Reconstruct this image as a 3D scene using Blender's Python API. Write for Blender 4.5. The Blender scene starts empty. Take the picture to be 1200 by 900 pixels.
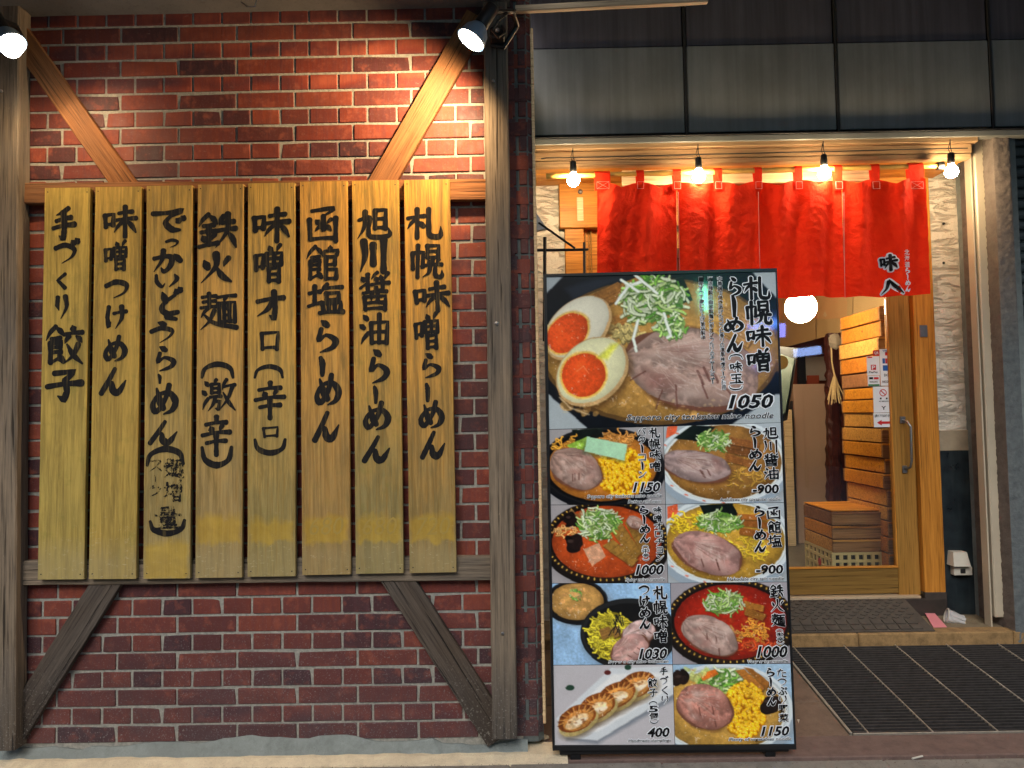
import bpy, math, random
import numpy as np
from mathutils import Vector, Matrix

# ------------------------------------------------------------------ camera, world, light
scn = bpy.context.scene
COL = scn.collection
F_PX, CAM_H = 867.0, 1.31
TH, RO, YA = 0.04382849, -0.01734025, -0.00583282
_r0 = Vector((math.cos(YA), -math.sin(YA), 0)); _f0 = Vector((math.sin(YA), math.cos(YA), 0)); _z = Vector((0, 0, 1))
FW = _f0*math.cos(TH) + _z*math.sin(TH); U0 = _z*math.cos(TH) - _f0*math.sin(TH)
RT = _r0*math.cos(RO) + U0*math.sin(RO); UP = U0*math.cos(RO) - _r0*math.sin(RO)
EYE = Vector((0, 0, CAM_H))
cam = bpy.data.cameras.new('camera'); cam.sensor_width = 36; cam.lens = F_PX/1200*36
cam.clip_start = 0.05; cam.clip_end = 2000
camo = bpy.data.objects.new('camera', cam); COL.objects.link(camo)
m3 = Matrix((RT, UP, -FW)).transposed()
camo.matrix_world = Matrix.Translation(EYE) @ m3.to_4x4()
scn.camera = camo

W = bpy.data.worlds.new('World'); scn.world = W; W.use_nodes = True
nt = W.node_tree; bg = nt.nodes['Background']
sky = nt.nodes.new('ShaderNodeTexSky'); sky.sky_type = 'NISHITA'; sky.sun_disc = False
SUN_EL, SUN_ROT = math.radians(38), math.radians(192)      # high veiled sky behind the photographer
sky.sun_elevation = SUN_EL; sky.sun_rotation = SUN_ROT
sky.air_density = 1.0; sky.dust_density = 4.0; sky.ozone_density = 1.0
nt.links.new(sky.outputs[0], bg.inputs[0]); bg.inputs[1].default_value = 0.10
sl = bpy.data.lights.new('sun', 'SUN'); sl.energy = 1.1; sl.angle = math.radians(30); sl.color = (1.0, .98, .95)
so = bpy.data.objects.new('sun', sl); COL.objects.link(so)
_sd = Vector((math.sin(SUN_ROT)*math.cos(SUN_EL), math.cos(SUN_ROT)*math.cos(SUN_EL), math.sin(SUN_EL)))
so.rotation_euler = (-_sd).to_track_quat('-Z', 'Y').to_euler()
scn.view_settings.view_transform = 'Standard'; scn.view_settings.look = 'None'
scn.view_settings.exposure = 0.35; scn.view_settings.gamma = 1
scn.cycles.max_bounces = 8; scn.cycles.transparent_max_bounces = 12
random.seed(7); rng = np.random.default_rng(11)

def ray(px, py): return FW + RT*((px-600)/F_PX) - UP*((py-450)/F_PX)
def atY(px, py, Y): d = ray(px, py); return EYE + d*(Y/d.y)
def atZ(px, py, z): d = ray(px, py); return EYE + d*((z-CAM_H)/d.z)
def atP(px, py, p, n): d = ray(px, py); return EYE + d*((p-EYE).dot(n)/d.dot(n))
def ipx(px, Y, py=450): return atY(px, py, Y).x

# ------------------------------------------------------------------ object helpers
WO = {}                                    # world origin of each object
def tag(o, label=None, cat=None, group=None, kind=None):
    if label: o['label'] = label
    if cat: o['category'] = cat
    if group: o['group'] = group
    if kind: o['kind'] = kind
    return o
def empty(name, loc, label=None, cat=None, group=None):
    o = bpy.data.objects.new(name, None); COL.objects.link(o); o.location = loc; o.empty_display_size = .1
    WO[o] = Vector(loc); return tag(o, label, cat, group)
def link(name, me, parent=None, loc=None, rot=None):
    """link a mesh whose verts are local; loc = world position"""
    o = bpy.data.objects.new(name, me); COL.objects.link(o)
    loc = Vector(loc) if loc is not None else (WO[parent] if parent else Vector())
    if parent: o.parent = parent; o.location = loc - WO[parent]
    else: o.location = loc
    if rot is not None: o.rotation_mode = 'QUATERNION'; o.rotation_quaternion = rot
    WO[o] = loc; return o
def copy_tree(o, parent=None, off=Vector()):
    c = o.copy(); COL.objects.link(c); WO[c] = WO[o] + off
    if parent: c.parent = parent
    for ch in [k for k in WO if k.parent == o]: copy_tree(ch, c, off)
    return c

class MB:
    def __init__(s): s.v = []; s.f = []; s.sm = False
    def add(s, vs, fs):
        n = len(s.v); s.v += [tuple(v) for v in vs]; s.f += [tuple(i+n for i in f) for f in fs]; return s
    def box(s, a, b, c=0.0):
        x0, x1 = sorted((a[0], b[0])); y0, y1 = sorted((a[1], b[1])); z0, z1 = sorted((a[2], b[2]))
        if c <= 0:
            vs = [(x, y, z) for x in (x0, x1) for y in (y0, y1) for z in (z0, z1)]
            return s.add(vs, [(0,1,3,2),(4,6,7,5),(0,4,5,1),(2,3,7,6),(0,2,6,4),(1,5,7,3)])
        c = min(c, (x1-x0)*.45, (y1-y0)*.45, (z1-z0)*.45)
        X, Y, Z = (x0, x1), (y0, y1), (z0, z1); vs = []; idx = {}
        for i in (0, 1):
            for j in (0, 1):
                for k in (0, 1):
                    for ax in range(3):
                        p = [X[i], Y[j], Z[k]]
                        for q, sgn in enumerate((i, j, k)):
                            if q != ax: p[q] += c if sgn == 0 else -c
                        idx[i, j, k, ax] = len(vs); vs.append(p)
        g = lambda i, j, k, ax: idx[i, j, k, ax]
        fs = []
        for i in (0, 1):
            q = [g(i,0,0,0), g(i,1,0,0), g(i,1,1,0), g(i,0,1,0)]; fs.append(q if i else q[::-1])
            q = [g(0,i,0,1), g(0,i,1,1), g(1,i,1,1), g(1,i,0,1)]; fs.append(q if i else q[::-1])
            q = [g(0,0,i,2), g(1,0,i,2), g(1,1,i,2), g(0,1,i,2)]; fs.append(q if i else q[::-1])
        for i in (0, 1):
            for j in (0, 1):
                fs.append([g(i,j,0,0), g(i,j,1,0), g(i,j,1,1), g(i,j,0,1)])
                fs.append([g(i,0,j,0), g(i,1,j,0), g(i,1,j,2), g(i,0,j,2)])
                fs.append([g(0,i,j,1), g(1,i,j,1), g(1,i,j,2), g(0,i,j,2)])
                for k in (0, 1): fs.append([g(i,j,k,0), g(i,j,k,1), g(i,j,k,2)])
        return s.add(vs, fs)
    def prism(s, poly, n):                 # poly of Vectors, extruded by vector n
        a = [Vector(p) for p in poly]; k = len(a); n = Vector(n)
        return s.add(a + [p+n for p in a], [tuple(range(k))[::-1], tuple(range(k, 2*k))] + [(i, (i+1) % k, (i+1) % k + k, i+k) for i in range(k)])
    def tube(s, pts, r, k=8, caps=True):
        pts = [Vector(p) for p in pts]; rs = r if isinstance(r, (list, tuple)) else [r]*len(pts); vs = []; fs = []
        for i, p in enumerate(pts):
            t = (pts[min(i+1, len(pts)-1)] - pts[max(i-1, 0)]).normalized()
            a = t.orthogonal().normalized() if i == 0 else (a - t*a.dot(t)).normalized()
            b = t.cross(a)
            for j in range(k):
                w = 2*math.pi*j/k; vs.append(p + (a*math.cos(w) + b*math.sin(w))*rs[i])
        for i in range(len(pts)-1):
            for j in range(k): fs.append((i*k+j, i*k+(j+1) % k, (i+1)*k+(j+1) % k, (i+1)*k+j))
        if caps: fs += [tuple(range(k))[::-1], tuple(range((len(pts)-1)*k, len(pts)*k))]
        return s.add(vs, fs)
    def lathe(s, c, ax, prof, k=24, caps=(False, False)):   # prof: (distance along axis, radius)
        c = Vector(c); ax = Vector(ax).normalized(); a = ax.orthogonal().normalized(); b = ax.cross(a); vs = []; fs = []
        for h, r in prof:
            for j in range(k):
                w = 2*math.pi*j/k; vs.append(c + ax*h + (a*math.cos(w)+b*math.sin(w))*r)
        for i in range(len(prof)-1):
            for j in range(k): fs.append((i*k+j, i*k+(j+1) % k, (i+1)*k+(j+1) % k, (i+1)*k+j))
        if caps[0]: fs.append(tuple(range(k))[::-1])
        if caps[1]: fs.append(tuple(range((len(prof)-1)*k, len(prof)*k)))
        return s.add(vs, fs)
    def sphere(s, c, r, k=20, m=12, sq=(1, 1, 1)):
        vs = []; fs = []
        for i in range(m+1):
            th = math.pi*i/m
            for j in range(k):
                w = 2*math.pi*j/k
                vs.append((c[0]+r*sq[0]*math.sin(th)*math.cos(w), c[1]+r*sq[1]*math.sin(th)*math.sin(w), c[2]+r*sq[2]*math.cos(th)))
        for i in range(m):
            for j in range(k): fs.append((i*k+j, (i+1)*k+j, (i+1)*k+(j+1) % k, i*k+(j+1) % k))
        return s.add(vs, fs)
    def mesh(s, name, mat, off=Vector(), smooth=False):
        me = bpy.data.meshes.new(name)
        me.from_pydata([(v[0]-off[0], v[1]-off[1], v[2]-off[2]) for v in s.v], [], s.f)
        if mat: me.materials.append(mat)
        if smooth: me.polygons.foreach_set('use_smooth', [True]*len(me.polygons))
        me.update(); return me
    def build(s, name, mat, parent=None, origin=None, smooth=False):
        if origin is None:
            if parent: origin = WO[parent]
            else:
                xs = [v[0] for v in s.v]; ys = [v[1] for v in s.v]; zs = [v[2] for v in s.v]
                origin = Vector(((min(xs)+max(xs))/2, (min(ys)+max(ys))/2, min(zs)))
        return link(name, s.mesh(name, mat, origin, smooth), parent, origin)

def box(name, mat, a, b, c=0.0, parent=None): return MB().box(a, b, c).build(name, mat, parent)

# ------------------------------------------------------------------ materials
def lin(c):
    return tuple(((x/255)/12.92 if x/255 <= .04045 else ((x/255+.055)/1.055)**2.4) for x in c[:3])
class NT:
    def __init__(s, name):
        s.m = bpy.data.materials.new(name); s.m.use_nodes = True; s.t = s.m.node_tree; s.b = s.t.nodes['Principled BSDF']
    def n(s, typ, **kw):
        nd = s.t.nodes.new('ShaderNode'+typ)
        for k, v in kw.items(): setattr(nd, k, v)
        return nd
    def l(s, a, b): s.t.links.new(a, b)
    def coord(s, kind='Object', scale=(1, 1, 1), rnd=False):
        if kind == 'World': o = s.n('NewGeometry').outputs['Position']
        else: o = s.n('TexCoord').outputs[kind]
        if rnd:
            oi = s.n('ObjectInfo'); mu = s.n('Math', operation='MULTIPLY'); s.l(oi.outputs['Random'], mu.inputs[0]); mu.inputs[1].default_value = 37.7
            ad = s.n('VectorMath', operation='ADD'); s.l(o, ad.inputs[0]); s.l(mu.outputs[0], ad.inputs[1]); o = ad.outputs[0]
        mp = s.n('Mapping'); mp.inputs['Scale'].default_value = scale; s.l(o, mp.inputs[0]); return mp.outputs[0]
    def noise(s, co, scale, detail=4, rough=.6, dist=0):
        nd = s.n('TexNoise'); s.l(co, nd.inputs['Vector']); nd.inputs['Scale'].default_value = scale
        nd.inputs['Detail'].default_value = detail; nd.inputs['Roughness'].default_value = rough; nd.inputs['Distortion'].default_value = dist
        return nd.outputs['Fac']
    def ramp(s, fac, stops):
        r = s.n('ValToRGB'); s.l(fac, r.inputs[0]); e = r.color_ramp.elements
        while len(e) < len(stops): e.new(.5)
        for el, (p, c) in zip(e, stops):
            el.position = p; el.color = (*c, 1) if isinstance(c, tuple) else (c, c, c, 1)
        return r.outputs[0]
    def mix(s, fac, a, b, mode='MIX'):
        m = s.n('Mix', data_type='RGBA', blend_type=mode); ci = [i for i in m.inputs if i.type == 'RGBA']
        if hasattr(fac, 'links'): s.l(fac, m.inputs[0])
        else: m.inputs[0].default_value = fac
        for i, v in zip(ci, (a, b)):
            if hasattr(v, 'links'): s.l(v, i)
            else: i.default_value = (*v, 1)
        return [o for o in m.outputs if o.type == 'RGBA'][0]
    def math(s, op, a, b=0.0, clamp=False):
        m = s.n('Math', operation=op); m.use_clamp = clamp
        for i, v in zip(m.inputs, (a, b)):
            if hasattr(v, 'links'): s.l(v, i)
            else: i.default_value = v
        return m.outputs[0]
    def sep(s, co): q = s.n('SeparateXYZ'); s.l(co, q.inputs[0]); return q.outputs
    def maprange(s, v, a, b, c=0.0, d=1.0):
        m = s.n('MapRange'); s.l(v, m.inputs[0])
        for i, x in zip(m.inputs[1:5], (a, b, c, d)): i.default_value = x
        return m.outputs[0]
    def out(s, col, rough=.6, bump=None, bs=.3, bd=.002, metal=0, spec=.5, coat=0):
        if hasattr(col, 'links'): s.l(col, s.b.inputs['Base Color'])
        else: s.b.inputs['Base Color'].default_value = (*col, 1)
        if hasattr(rough, 'links'): s.l(rough, s.b.inputs['Roughness'])
        else: s.b.inputs['Roughness'].default_value = rough
        s.b.inputs['Metallic'].default_value = metal; s.b.inputs['Specular IOR Level'].default_value = spec
        if coat: s.b.inputs['Coat Weight'].default_value = coat; s.b.inputs['Coat Roughness'].default_value = .06
        if bump is not None:
            bp = s.n('Bump'); s.l(bump, bp.inputs['Height']); bp.inputs['Strength'].default_value = bs; bp.inputs['Distance'].default_value = bd
            s.l(bp.outputs[0], s.b.inputs['Normal'])
        return s.m

def plain(name, c, rough=.6, var=.25, scale=14, metal=0, bump=.25, spec=.5, bd=.001):
    k = NT(name); co = k.coord('Object', rnd=True); n = k.noise(co, scale, 5, .65); n2 = k.noise(co, scale*7, 3)
    a = tuple(x*(1-var) for x in c); b = tuple(min(1, x*(1+var)) for x in c)
    col = k.ramp(n, [(.3, a), (.7, b)])
    return k.out(col, rough, k.math('ADD', n, n2), bump, bd, metal, spec)

def wood(name, dark, mid, light, rough=.7, grain=9, bs=.5, weather=None):
    k = NT(name); co = k.coord('Object', (grain*.09, grain, grain), True)
    n = k.noise(co, 3.2, 6, .68, .35); fine = k.noise(k.coord('Object', (4, 150, 150), True), 1, 3, .6)
    big = k.noise(k.coord('Object', (1, 2, 2), True), 1.6, 3)
    col = k.ramp(n, [(.32, dark), (.5, mid), (.7, light)])
    col = k.mix(.45, col, k.ramp(fine, [(.3, tuple(x*.55 for x in mid)), (.7, tuple(min(1, x*1.3) for x in light))]), 'MIX')
    if weather: col = k.mix(k.ramp(big, [(.4, 0.0), (.62, 1.0)]), col, k.mix(.5, col, weather))
    col = k.mix(1.0, col, k.ramp(fine, [(.28, .45), (.4, 1.0)]), 'MULTIPLY')
    ck = k.noise(k.coord('Object', (1.1, 60, 60), True), 1.0, 2, .5, .6); crack = k.ramp(ck, [(.30, 1.0), (.335, 0.0)])
    if bs > .5: col = k.mix(k.math('MULTIPLY', crack, .8), col, tuple(v*.25 for v in dark))
    if weather and bs > .5:
        wz = k.sep(k.coord('World'))[2]; wn = k.noise(k.coord('World'), 110, 3, .8); lo = k.maprange(wz, .42, .04)
        col = k.mix(k.math('MULTIPLY', lo, .6), col, lin((38,38,40))); col = k.mix(k.math('MULTIPLY', k.ramp(wn, [(.58, 0.0), (.66, .8)]), lo), col, lin((150,148,142)))
        sc_ = k.noise(k.coord('Object', (9, 30, 30), True), 2.2, 4, .8); col = k.mix(k.ramp(sc_, [(.66, 0.0), (.74, .5)]), col, tuple(min(1, v*1.5) for v in light))
    return k.out(col, rough, k.math('SUBTRACT', k.math('ADD', n, fine), k.math('MULTIPLY', crack, 1.5 if bs > .5 else 0.0)), bs, .003, 0, .25)

M = {}
def emit(name, c, s):
    k = NT(name); k.b.inputs['Emission Color'].default_value = (*c, 1); k.b.inputs['Emission Strength'].default_value = s
    k.b.inputs['Base Color'].default_value = (*c, 1); return k.m

# bricks: glazed tile faces, each its own tone (per object), fired streaks and grime from the street
def brick_mat(name, per_obj=True, dark=False):
    k = NT(name); co = k.coord('World')
    oi = k.n('ObjectInfo').outputs['Random'] if per_obj else k.noise(k.coord('World', (4.2, 1, 14.3)), 1.0, 0)
    if per_obj:
        tone = k.ramp(oi, [(0, lin((106,44,33))), (.22, lin((122,55,38))), (.4, lin((84,38,34))), (.58, lin((136,64,42))), (.74, lin((74,36,36))), (1, lin((56,32,38)))])
    else: tone = k.ramp(oi, [(.3, lin((80,42,46))), (.5, lin((122,52,40))), (.7, lin((150,74,54)))])
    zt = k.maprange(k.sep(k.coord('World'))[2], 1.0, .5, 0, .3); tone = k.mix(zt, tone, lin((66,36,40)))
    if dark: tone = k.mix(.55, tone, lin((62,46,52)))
    streak = k.noise(k.coord('World', (70, 70, 5)), 1, 4, .6); blot = k.noise(co, 26, 4, .6)
    col = k.mix(k.ramp(streak, [(.42, 0.0), (.75, .55)]), tone, lin((86,44,50)))
    col = k.mix(k.ramp(blot, [(.52, 0.0), (.78, .5)]), col, lin((168,92,70)))
    z = k.sep(co)[2]
    speck = k.noise(co, 160, 2, .8)
    low = k.maprange(z, .55, .06, 0, 1)
    sp = k.math('MULTIPLY', k.ramp(speck, [(.60, 0.0), (.68, 1.0)]), k.math('ADD', low, .12))
    col = k.mix(sp, col, lin((150,150,150)))
    gr = k.math('MULTIPLY', k.maprange(z, .62, .05, 0, .8), k.ramp(k.noise(co, 7, 4), [(.3, .45), (.7, 1.0)]))
    col = k.mix(gr, col, lin((66,60,66)))
    soot = k.noise(k.coord('World', (1.3, 1, 2.2)), 1.5, 4, .6); col = k.mix(k.ramp(soot, [(.5, 0.0), (.72, .55)]), col, lin((52,36,40)))
    top = k.math('MULTIPLY', k.maprange(z, 2.70, 2.97), .35); col = k.mix(top, col, lin((46,34,38)))  # top courses darkened: soffit shade painted into the brick colour
    sc = k.noise(k.coord('World', (9, 9, 30)), 3, 5, .7)
    col = k.mix(k.ramp(sc, [(.64, 0.0), (.74, .35)]), col, lin((165,140,128)))
    return k.out(col, k.ramp(blot, [(.3, .55), (.7, .8)]), k.math('ADD', k.math('MULTIPLY', streak, .6), blot), .5, .003, 0, .35)
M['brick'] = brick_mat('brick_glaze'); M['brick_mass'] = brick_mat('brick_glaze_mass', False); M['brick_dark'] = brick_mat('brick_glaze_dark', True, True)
def mortar():
    k = NT('mortar'); co = k.coord('World'); n = k.noise(co, 60, 5, .7); b = k.noise(co, 3, 4)
    col = k.ramp(n, [(.3, lin((112,114,110))), (.7, lin((164,162,152)))])
    col = k.mix(k.ramp(b, [(.5, 0.0), (.75, .5)]), col, lin((120,124,124)))
    return k.out(col, .95, n, .8, .003)
M['mortar'] = mortar(); M['mortar_dark'] = plain('sooty_mortar', lin((84,92,92)), .9, .3, 30)
M['timber'] = wood('weathered_timber', lin((56,50,44)), lin((102,92,80)), lin((138,124,106)), .85, 9, 1.0, lin((88,88,88)))
M['timber_brown'] = wood('brown_timber', lin((76,46,26)), lin((124,80,46)), lin((158,108,66)), .75, 9, .9, lin((96,76,58)))
M['timber_dark'] = wood('sooty_timber', lin((32,30,30)), lin((66,60,56)), lin((96,88,80)), .8, 9, 1.0, lin((78,62,46)))
M['honey'] = wood('honey_wood', lin((136,84,26)), lin((180,118,44)), lin((204,142,62)), .45, 5, .2)
M['honey_dull'] = wood('dull_door_wood', lin((112,78,30)), lin((146,106,46)), lin((168,126,62)), .5, 5, .2)
M['crate'] = wood('crate_wood', lin((150,80,16)), lin((214,130,28)), lin((230,156,52)), .6, 12, .8)
M['crate_brown'] = wood('brown_crate_wood', lin((110,66,40)), lin((146,94,58)), lin((168,116,76)), .6, 9, .3)
M['crate_end'] = wood('crate_end_wood', lin((110,72,40)), lin((146,100,58)), lin((176,130,84)), .7, 9, .3)
M['header_wood'] = wood('header_painted_wood', lin((112,88,62)), lin((150,120,88)), lin((176,146,110)), .6, 5, .4)
M['cream_wood'] = wood('cream_painted_wood', lin((150,132,108)), lin((182,162,134)), lin((200,182,156)), .6, 5, .3)
M['pale_wood'] = wood('pale_wood', lin((196,166,124)), lin((216,188,146)), lin((230,206,166)), .55, 4, .15)
def ink():
    k = NT('black_brush_ink'); g2 = k.noise(k.coord('World', (150, 150, 5)), 1, 4, .65); b = k.noise(k.coord('World'), 14, 4, .7)
    dry = k.math('MULTIPLY', k.ramp(g2, [(.54, 0.0), (.66, 1.0)]), k.ramp(b, [(.42, .15), (.62, .8)]))
    col = k.mix(dry, lin((20,21,24)), lin((92,80,48)))
    return k.out(col, .6, g2, .3, .001, 0, .15)
M['ink'] = ink()
def worn():
    k = NT('worn_brush_ink'); n = k.noise(k.coord('World', (60, 60, 40)), 1.6, 4, .75); tr = k.n('BsdfTransparent'); mx = k.n('MixShader')
    k.out(lin((28,28,28)), .7, None, spec=.1); k.l(k.ramp(n, [(.50, 0.0), (.56, 1.0)]), mx.inputs[0]); k.l(k.b.outputs[0], mx.inputs[1]); k.l(tr.outputs[0], mx.inputs[2])
    k.l(mx.outputs[0], k.t.nodes['Material Output'].inputs[0]); return k.m
M['ink_faded'] = worn()
M['alu'] = plain('cream_aluminium', lin((196,186,166)), .45, .08, 6, .2, .08)
M['rail_wood'] = wood('dark_rail_wood', lin((84,60,26)), lin((118,90,42)), lin((138,108,56)), .5, 5, .3)
M['print_black'] = plain('printed_black', lin((12,12,16)), .4, .1, 5, bump=0, spec=.2)
M['print_white'] = plain('printed_white', lin((226,234,242)), .4, .04, 5, bump=0)
M['print_red'] = plain('printed_red', lin((190,36,40)), .4, .05, 5, bump=0)
M['print_blue'] = plain('printed_blue', lin((40,92,168)), .4, .05, 5, bump=0)
M['print_green'] = plain('printed_green', lin((50,120,70)), .4, .05, 5, bump=0)
M['black_metal'] = plain('black_metal', (.012,.013,.015), .42, .3, 20, .3)
M['blue_metal'] = plain('grey_blue_enamel', lin((120,142,164)), .35, .1, 20, .2)
M['steel'] = plain('dull_steel', lin((150,150,150)), .35, .15, 30, .9)
M['dark_steel'] = plain('dark_grate_steel', lin((74,72,72)), .42, .3, 30, .6)
M['worn_steel'] = plain('worn_rod_steel', lin((190,184,172)), .4, .2, 30, .7)
M['bulb'] = emit('lit_bulb', (1, .74, .42), 240)
M['globe'] = emit('lit_globe', (1, .80, .54), 52)
M['spot_face'] = emit('lit_reflector', (1, .9, .74), 20)
M['plastic_white'] = plain('white_plastic', lin((196,194,184)), .45, .05, 20)
def concrete(name, c, sc=12, dark=.5, bs=.6, rough=.9, bd=.004):
    k = NT(name); co = k.coord('World'); n = k.noise(co, sc, 6, .7); g = k.noise(co, sc*12, 3, .8); b = k.noise(co, sc*.25, 3)
    col = k.ramp(n, [(.28, tuple(x*dark for x in c)), (.55, c), (.8, tuple(min(.8, x*1.25) for x in c))])
    col = k.mix(k.ramp(g, [(.3, .6), (.45, 0.0)]), col, tuple(x*.5 for x in c))
    col = k.mix(k.ramp(b, [(.5, 0.0), (.7, .4)]), col, tuple(x*.6 for x in c))
    return k.out(col, rough, k.math('ADD', n, g), bs, bd)
M['pavement'] = concrete('pavement_stone', lin((134,130,124)), 9, .55)
M['ledge'] = concrete('pale_ledge_concrete', lin((220,206,178)), 14, .75, 1.0)
M['fillet'] = concrete('blue_grey_cement', lin((128,138,138)), 20, .7, .8)
M['paving_pink'] = concrete('pinkish_paving', lin((116,96,82)), 12, .6)
M['sill_pink'] = concrete('reddish_sill_stone', lin((114,94,88)), 16, .6)
M['step_edge'] = concrete('tan_step_stone', lin((156,126,84)), 18, .4)
M['entry_floor'] = concrete('entry_floor_stone', lin((130,118,96)), 12, .6)
M['soffit'] = concrete('soffit_concrete', lin((112,112,110)), 4, .75, .3)
M['plaster_far'] = concrete('pillar_plaster', lin((122,112,106)), 18, .55, 1.0, .9, .006)
M['dark_pit'] = plain('drain_pit', (.01,.01,.01), .9)
def white_wall():
    k = NT('rough_white_plaster'); co = k.coord('World')
    n = k.noise(k.coord('World', (6, 6, 26)), 1, 5, .7, 1.2); f = k.noise(co, 60, 4, .7)
    v = k.ramp(n, [(.36, 0.0), (.5, 1.0)])
    col = k.mix(k.ramp(n, [(.28, .5), (.34, 0.0)]), lin((222,216,204)), lin((168,158,142)))
    return k.out(col, .85, k.math('ADD', k.math('MULTIPLY', v, 1.4), f), .9, .010)
M['white_wall'] = white_wall()
def tile_dark():
    k = NT('dark_teal_tile'); co = k.coord('World'); n = k.noise(co, 6, 5, .7); s = k.noise(k.coord('World', (20, 20, 2)), 1, 4)
    col = k.ramp(n, [(.35, lin((24,32,38))), (.75, lin((48,60,66)))]); col = k.mix(k.ramp(s, [(.55, 0.0), (.8, .3)]), col, lin((84,92,94)))
    return k.out(col, k.ramp(n, [(.3, .25), (.7, .5)]), n, .15)
M['tile_dark'] = tile_dark()
def fascia(name, c, streaky):
    k = NT(name); co = k.coord('World'); n = k.noise(k.coord('World', (2, 2, 1.2)), 1.5, 5, .7); s = k.noise(k.coord('World', (22, 22, .8)), 1, 4, .6)
    col = k.ramp(n, [(.3, tuple(x*.8 for x in c)), (.7, tuple(x*1.12 for x in c))])
    col = k.mix(k.ramp(s, [(.4, streaky), (.62, 0.0)]), col, tuple(x*.45 for x in c))
    sc = k.noise(k.coord('World', (4, 4, 9)), 5, 3, .8, 3)
    col = k.mix(k.ramp(sc, [(.66, 0.0), (.70, .25), (.74, 0.0)]), col, tuple(x*.4 for x in c))
    return k.out(col, k.ramp(n, [(.3, .3), (.7, .5)]), n, .1)
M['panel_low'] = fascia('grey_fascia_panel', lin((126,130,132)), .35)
M['panel_high_shaded'] = fascia('soffit_shaded_fascia_panel', lin((92,88,98)), .6)  # upper row: the soffit's shade is put into the panel colour
M['joint'] = plain('black_joint', (.012,.012,.014), .6)
def cloth():
    k = NT('red_noren_cloth'); co = k.coord('Object'); n = k.noise(co, 9, 6, .7, .6); w = k.noise(co, 42, 4, .7, 1)
    col = k.ramp(n, [(.2, lin((216,34,16))), (.8, lin((238,60,26)))])
    m = k.out(col, .8, k.math('ADD', n, k.math('MULTIPLY', w, .6)), 1.0, .010, 0, .12)
    t = k.n('BsdfTranslucent'); k.l(col, t.inputs[0]); mx = k.n('MixShader'); mx.inputs[0].default_value = .25
    k.l(k.b.outputs[0], mx.inputs[1]); k.l(t.outputs[0], mx.inputs[2])
    k.l(mx.outputs[0], k.t.nodes['Material Output'].inputs[0]); return m
M['cloth'] = cloth()
M['stitch'] = plain('pale_stitching', lin((214,150,140)), .8)
def glass():
    k = NT('door_glass'); tr = k.n('BsdfTransparent'); gl = k.n('BsdfGlossy'); gl.inputs['Roughness'].default_value = .02
    fr = k.n('Fresnel'); fr.inputs[0].default_value = 1.5; mx = k.n('MixShader'); tr.inputs[0].default_value = (.96, .98, .97, 1)
    f2 = k.math('MULTIPLY', fr.outputs[0], 1.6); k.l(f2, mx.inputs[0]); k.l(tr.outputs[0], mx.inputs[1]); k.l(gl.outputs[0], mx.inputs[2])
    k.l(mx.outputs[0], k.t.nodes['Material Output'].inputs[0]); return k.m
M['glass'] = glass()
def printed():
    k = NT('laminated_photo_print'); a = k.n('Attribute', attribute_name='Col')
    n = k.noise(k.coord('Object'), 400, 2)
    return k.out(a.outputs['Color'], .3, n, .02, .0005, 0, .3, .6)
M['print'] = printed()

# ------------------------------------------------------------------ brush lettering: every stroke a ribbon of varying width
PROF = {'h': [.85,.7,.75,1.05], 'v': [1.1,.85,.85,.95], 'p': [1.1,1.0,.72,.18], 'n': [.35,.7,1.25,.35], 'd': [.35,1.15,.9], 'k': [1.0,.85,1.0,.2]}
G = {}
def g(ch, s): G[ch] = s
KUCHI = "v 6,30 9,68;h 6,30 32,26 30,62;h 9,60 30,58"
SHOKU = "p 28,3 2,38;n 28,5 50,27;h 16,34 40,32;v 14,44 14,94;k 14,44 42,42 42,68;h 16,56 41,55;h 16,68 42,67;h 14,94 44,80;d 34,74 48,90"
g('手', "p 72,6 46,18 20,25;h 20,42 82,33;h 6,62 96,53;k 50,17 54,58 48,94 30,84")
g('づ', "p 6,34 46,22 82,40 72,70 32,95;d 72,4 82,18;d 88,-4 98,12")
g('く', "v 82,4 20,46 84,96"); g('り', "k 18,5 12,40 24,62;p 76,2 84,48 38,98")
g('餃', SHOKU+";d 72,2 76,14;h 50,24 99,19;p 64,28 52,46;n 82,28 97,43;p 88,48 74,76 48,97;n 58,48 74,74 99,97")
g('子', "h 22,12 80,7 54,34;k 54,34 58,70 50,97 32,84;h 2,54 99,44")
g('味', KUCHI+";h 46,24 88,18;h 36,46 99,39;v 66,2 67,98;p 64,46 34,84;n 68,44 99,84")
g('噌', KUCHI+";d 50,4 58,18;p 88,0 76,18;v 43,24 45,54;h 43,24 93,21 91,53;v 68,24 68,52;h 46,38 90,36;h 46,53 90,52;v 51,62 52,97;h 51,62 86,60 85,97;h 53,78 83,77;h 53,94 84,93")
g('つ', "p 4,32 48,12 92,30 82,70 36,97"); g('っ', "p 4,32 48,12 92,32 80,72 36,97")
g('け', "k 14,5 8,50 16,93 26,70;h 38,34 97,24;p 74,3 76,52 48,99")
g('め', "d 20,16 36,58 50,80;w 70,4,.9 56,48,.9 22,90,1 6,68,.9 30,36,.8 72,30,.9 97,56,1.1 84,84,1 50,97,.3")
g('ん', "w 56,2,.8 32,48,1 4,97,1.1;w 4,97,.6 28,62,.5 44,56,.8 50,84,1.2 72,90,1.4 99,46,.3")
g('で', "w 2,16,.9 48,15,.8 92,8,1.1 58,30,.8 42,60,1 60,90,1.1 86,94,.5;d 74,44 84,56;d 90,34 99,46")
g('か', "w 4,38,.9 48,28,.9 68,38,1.1 60,76,1.1 40,96,.9 30,80,.3;p 38,2 32,46 4,97;d 76,20 99,50")
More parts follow.
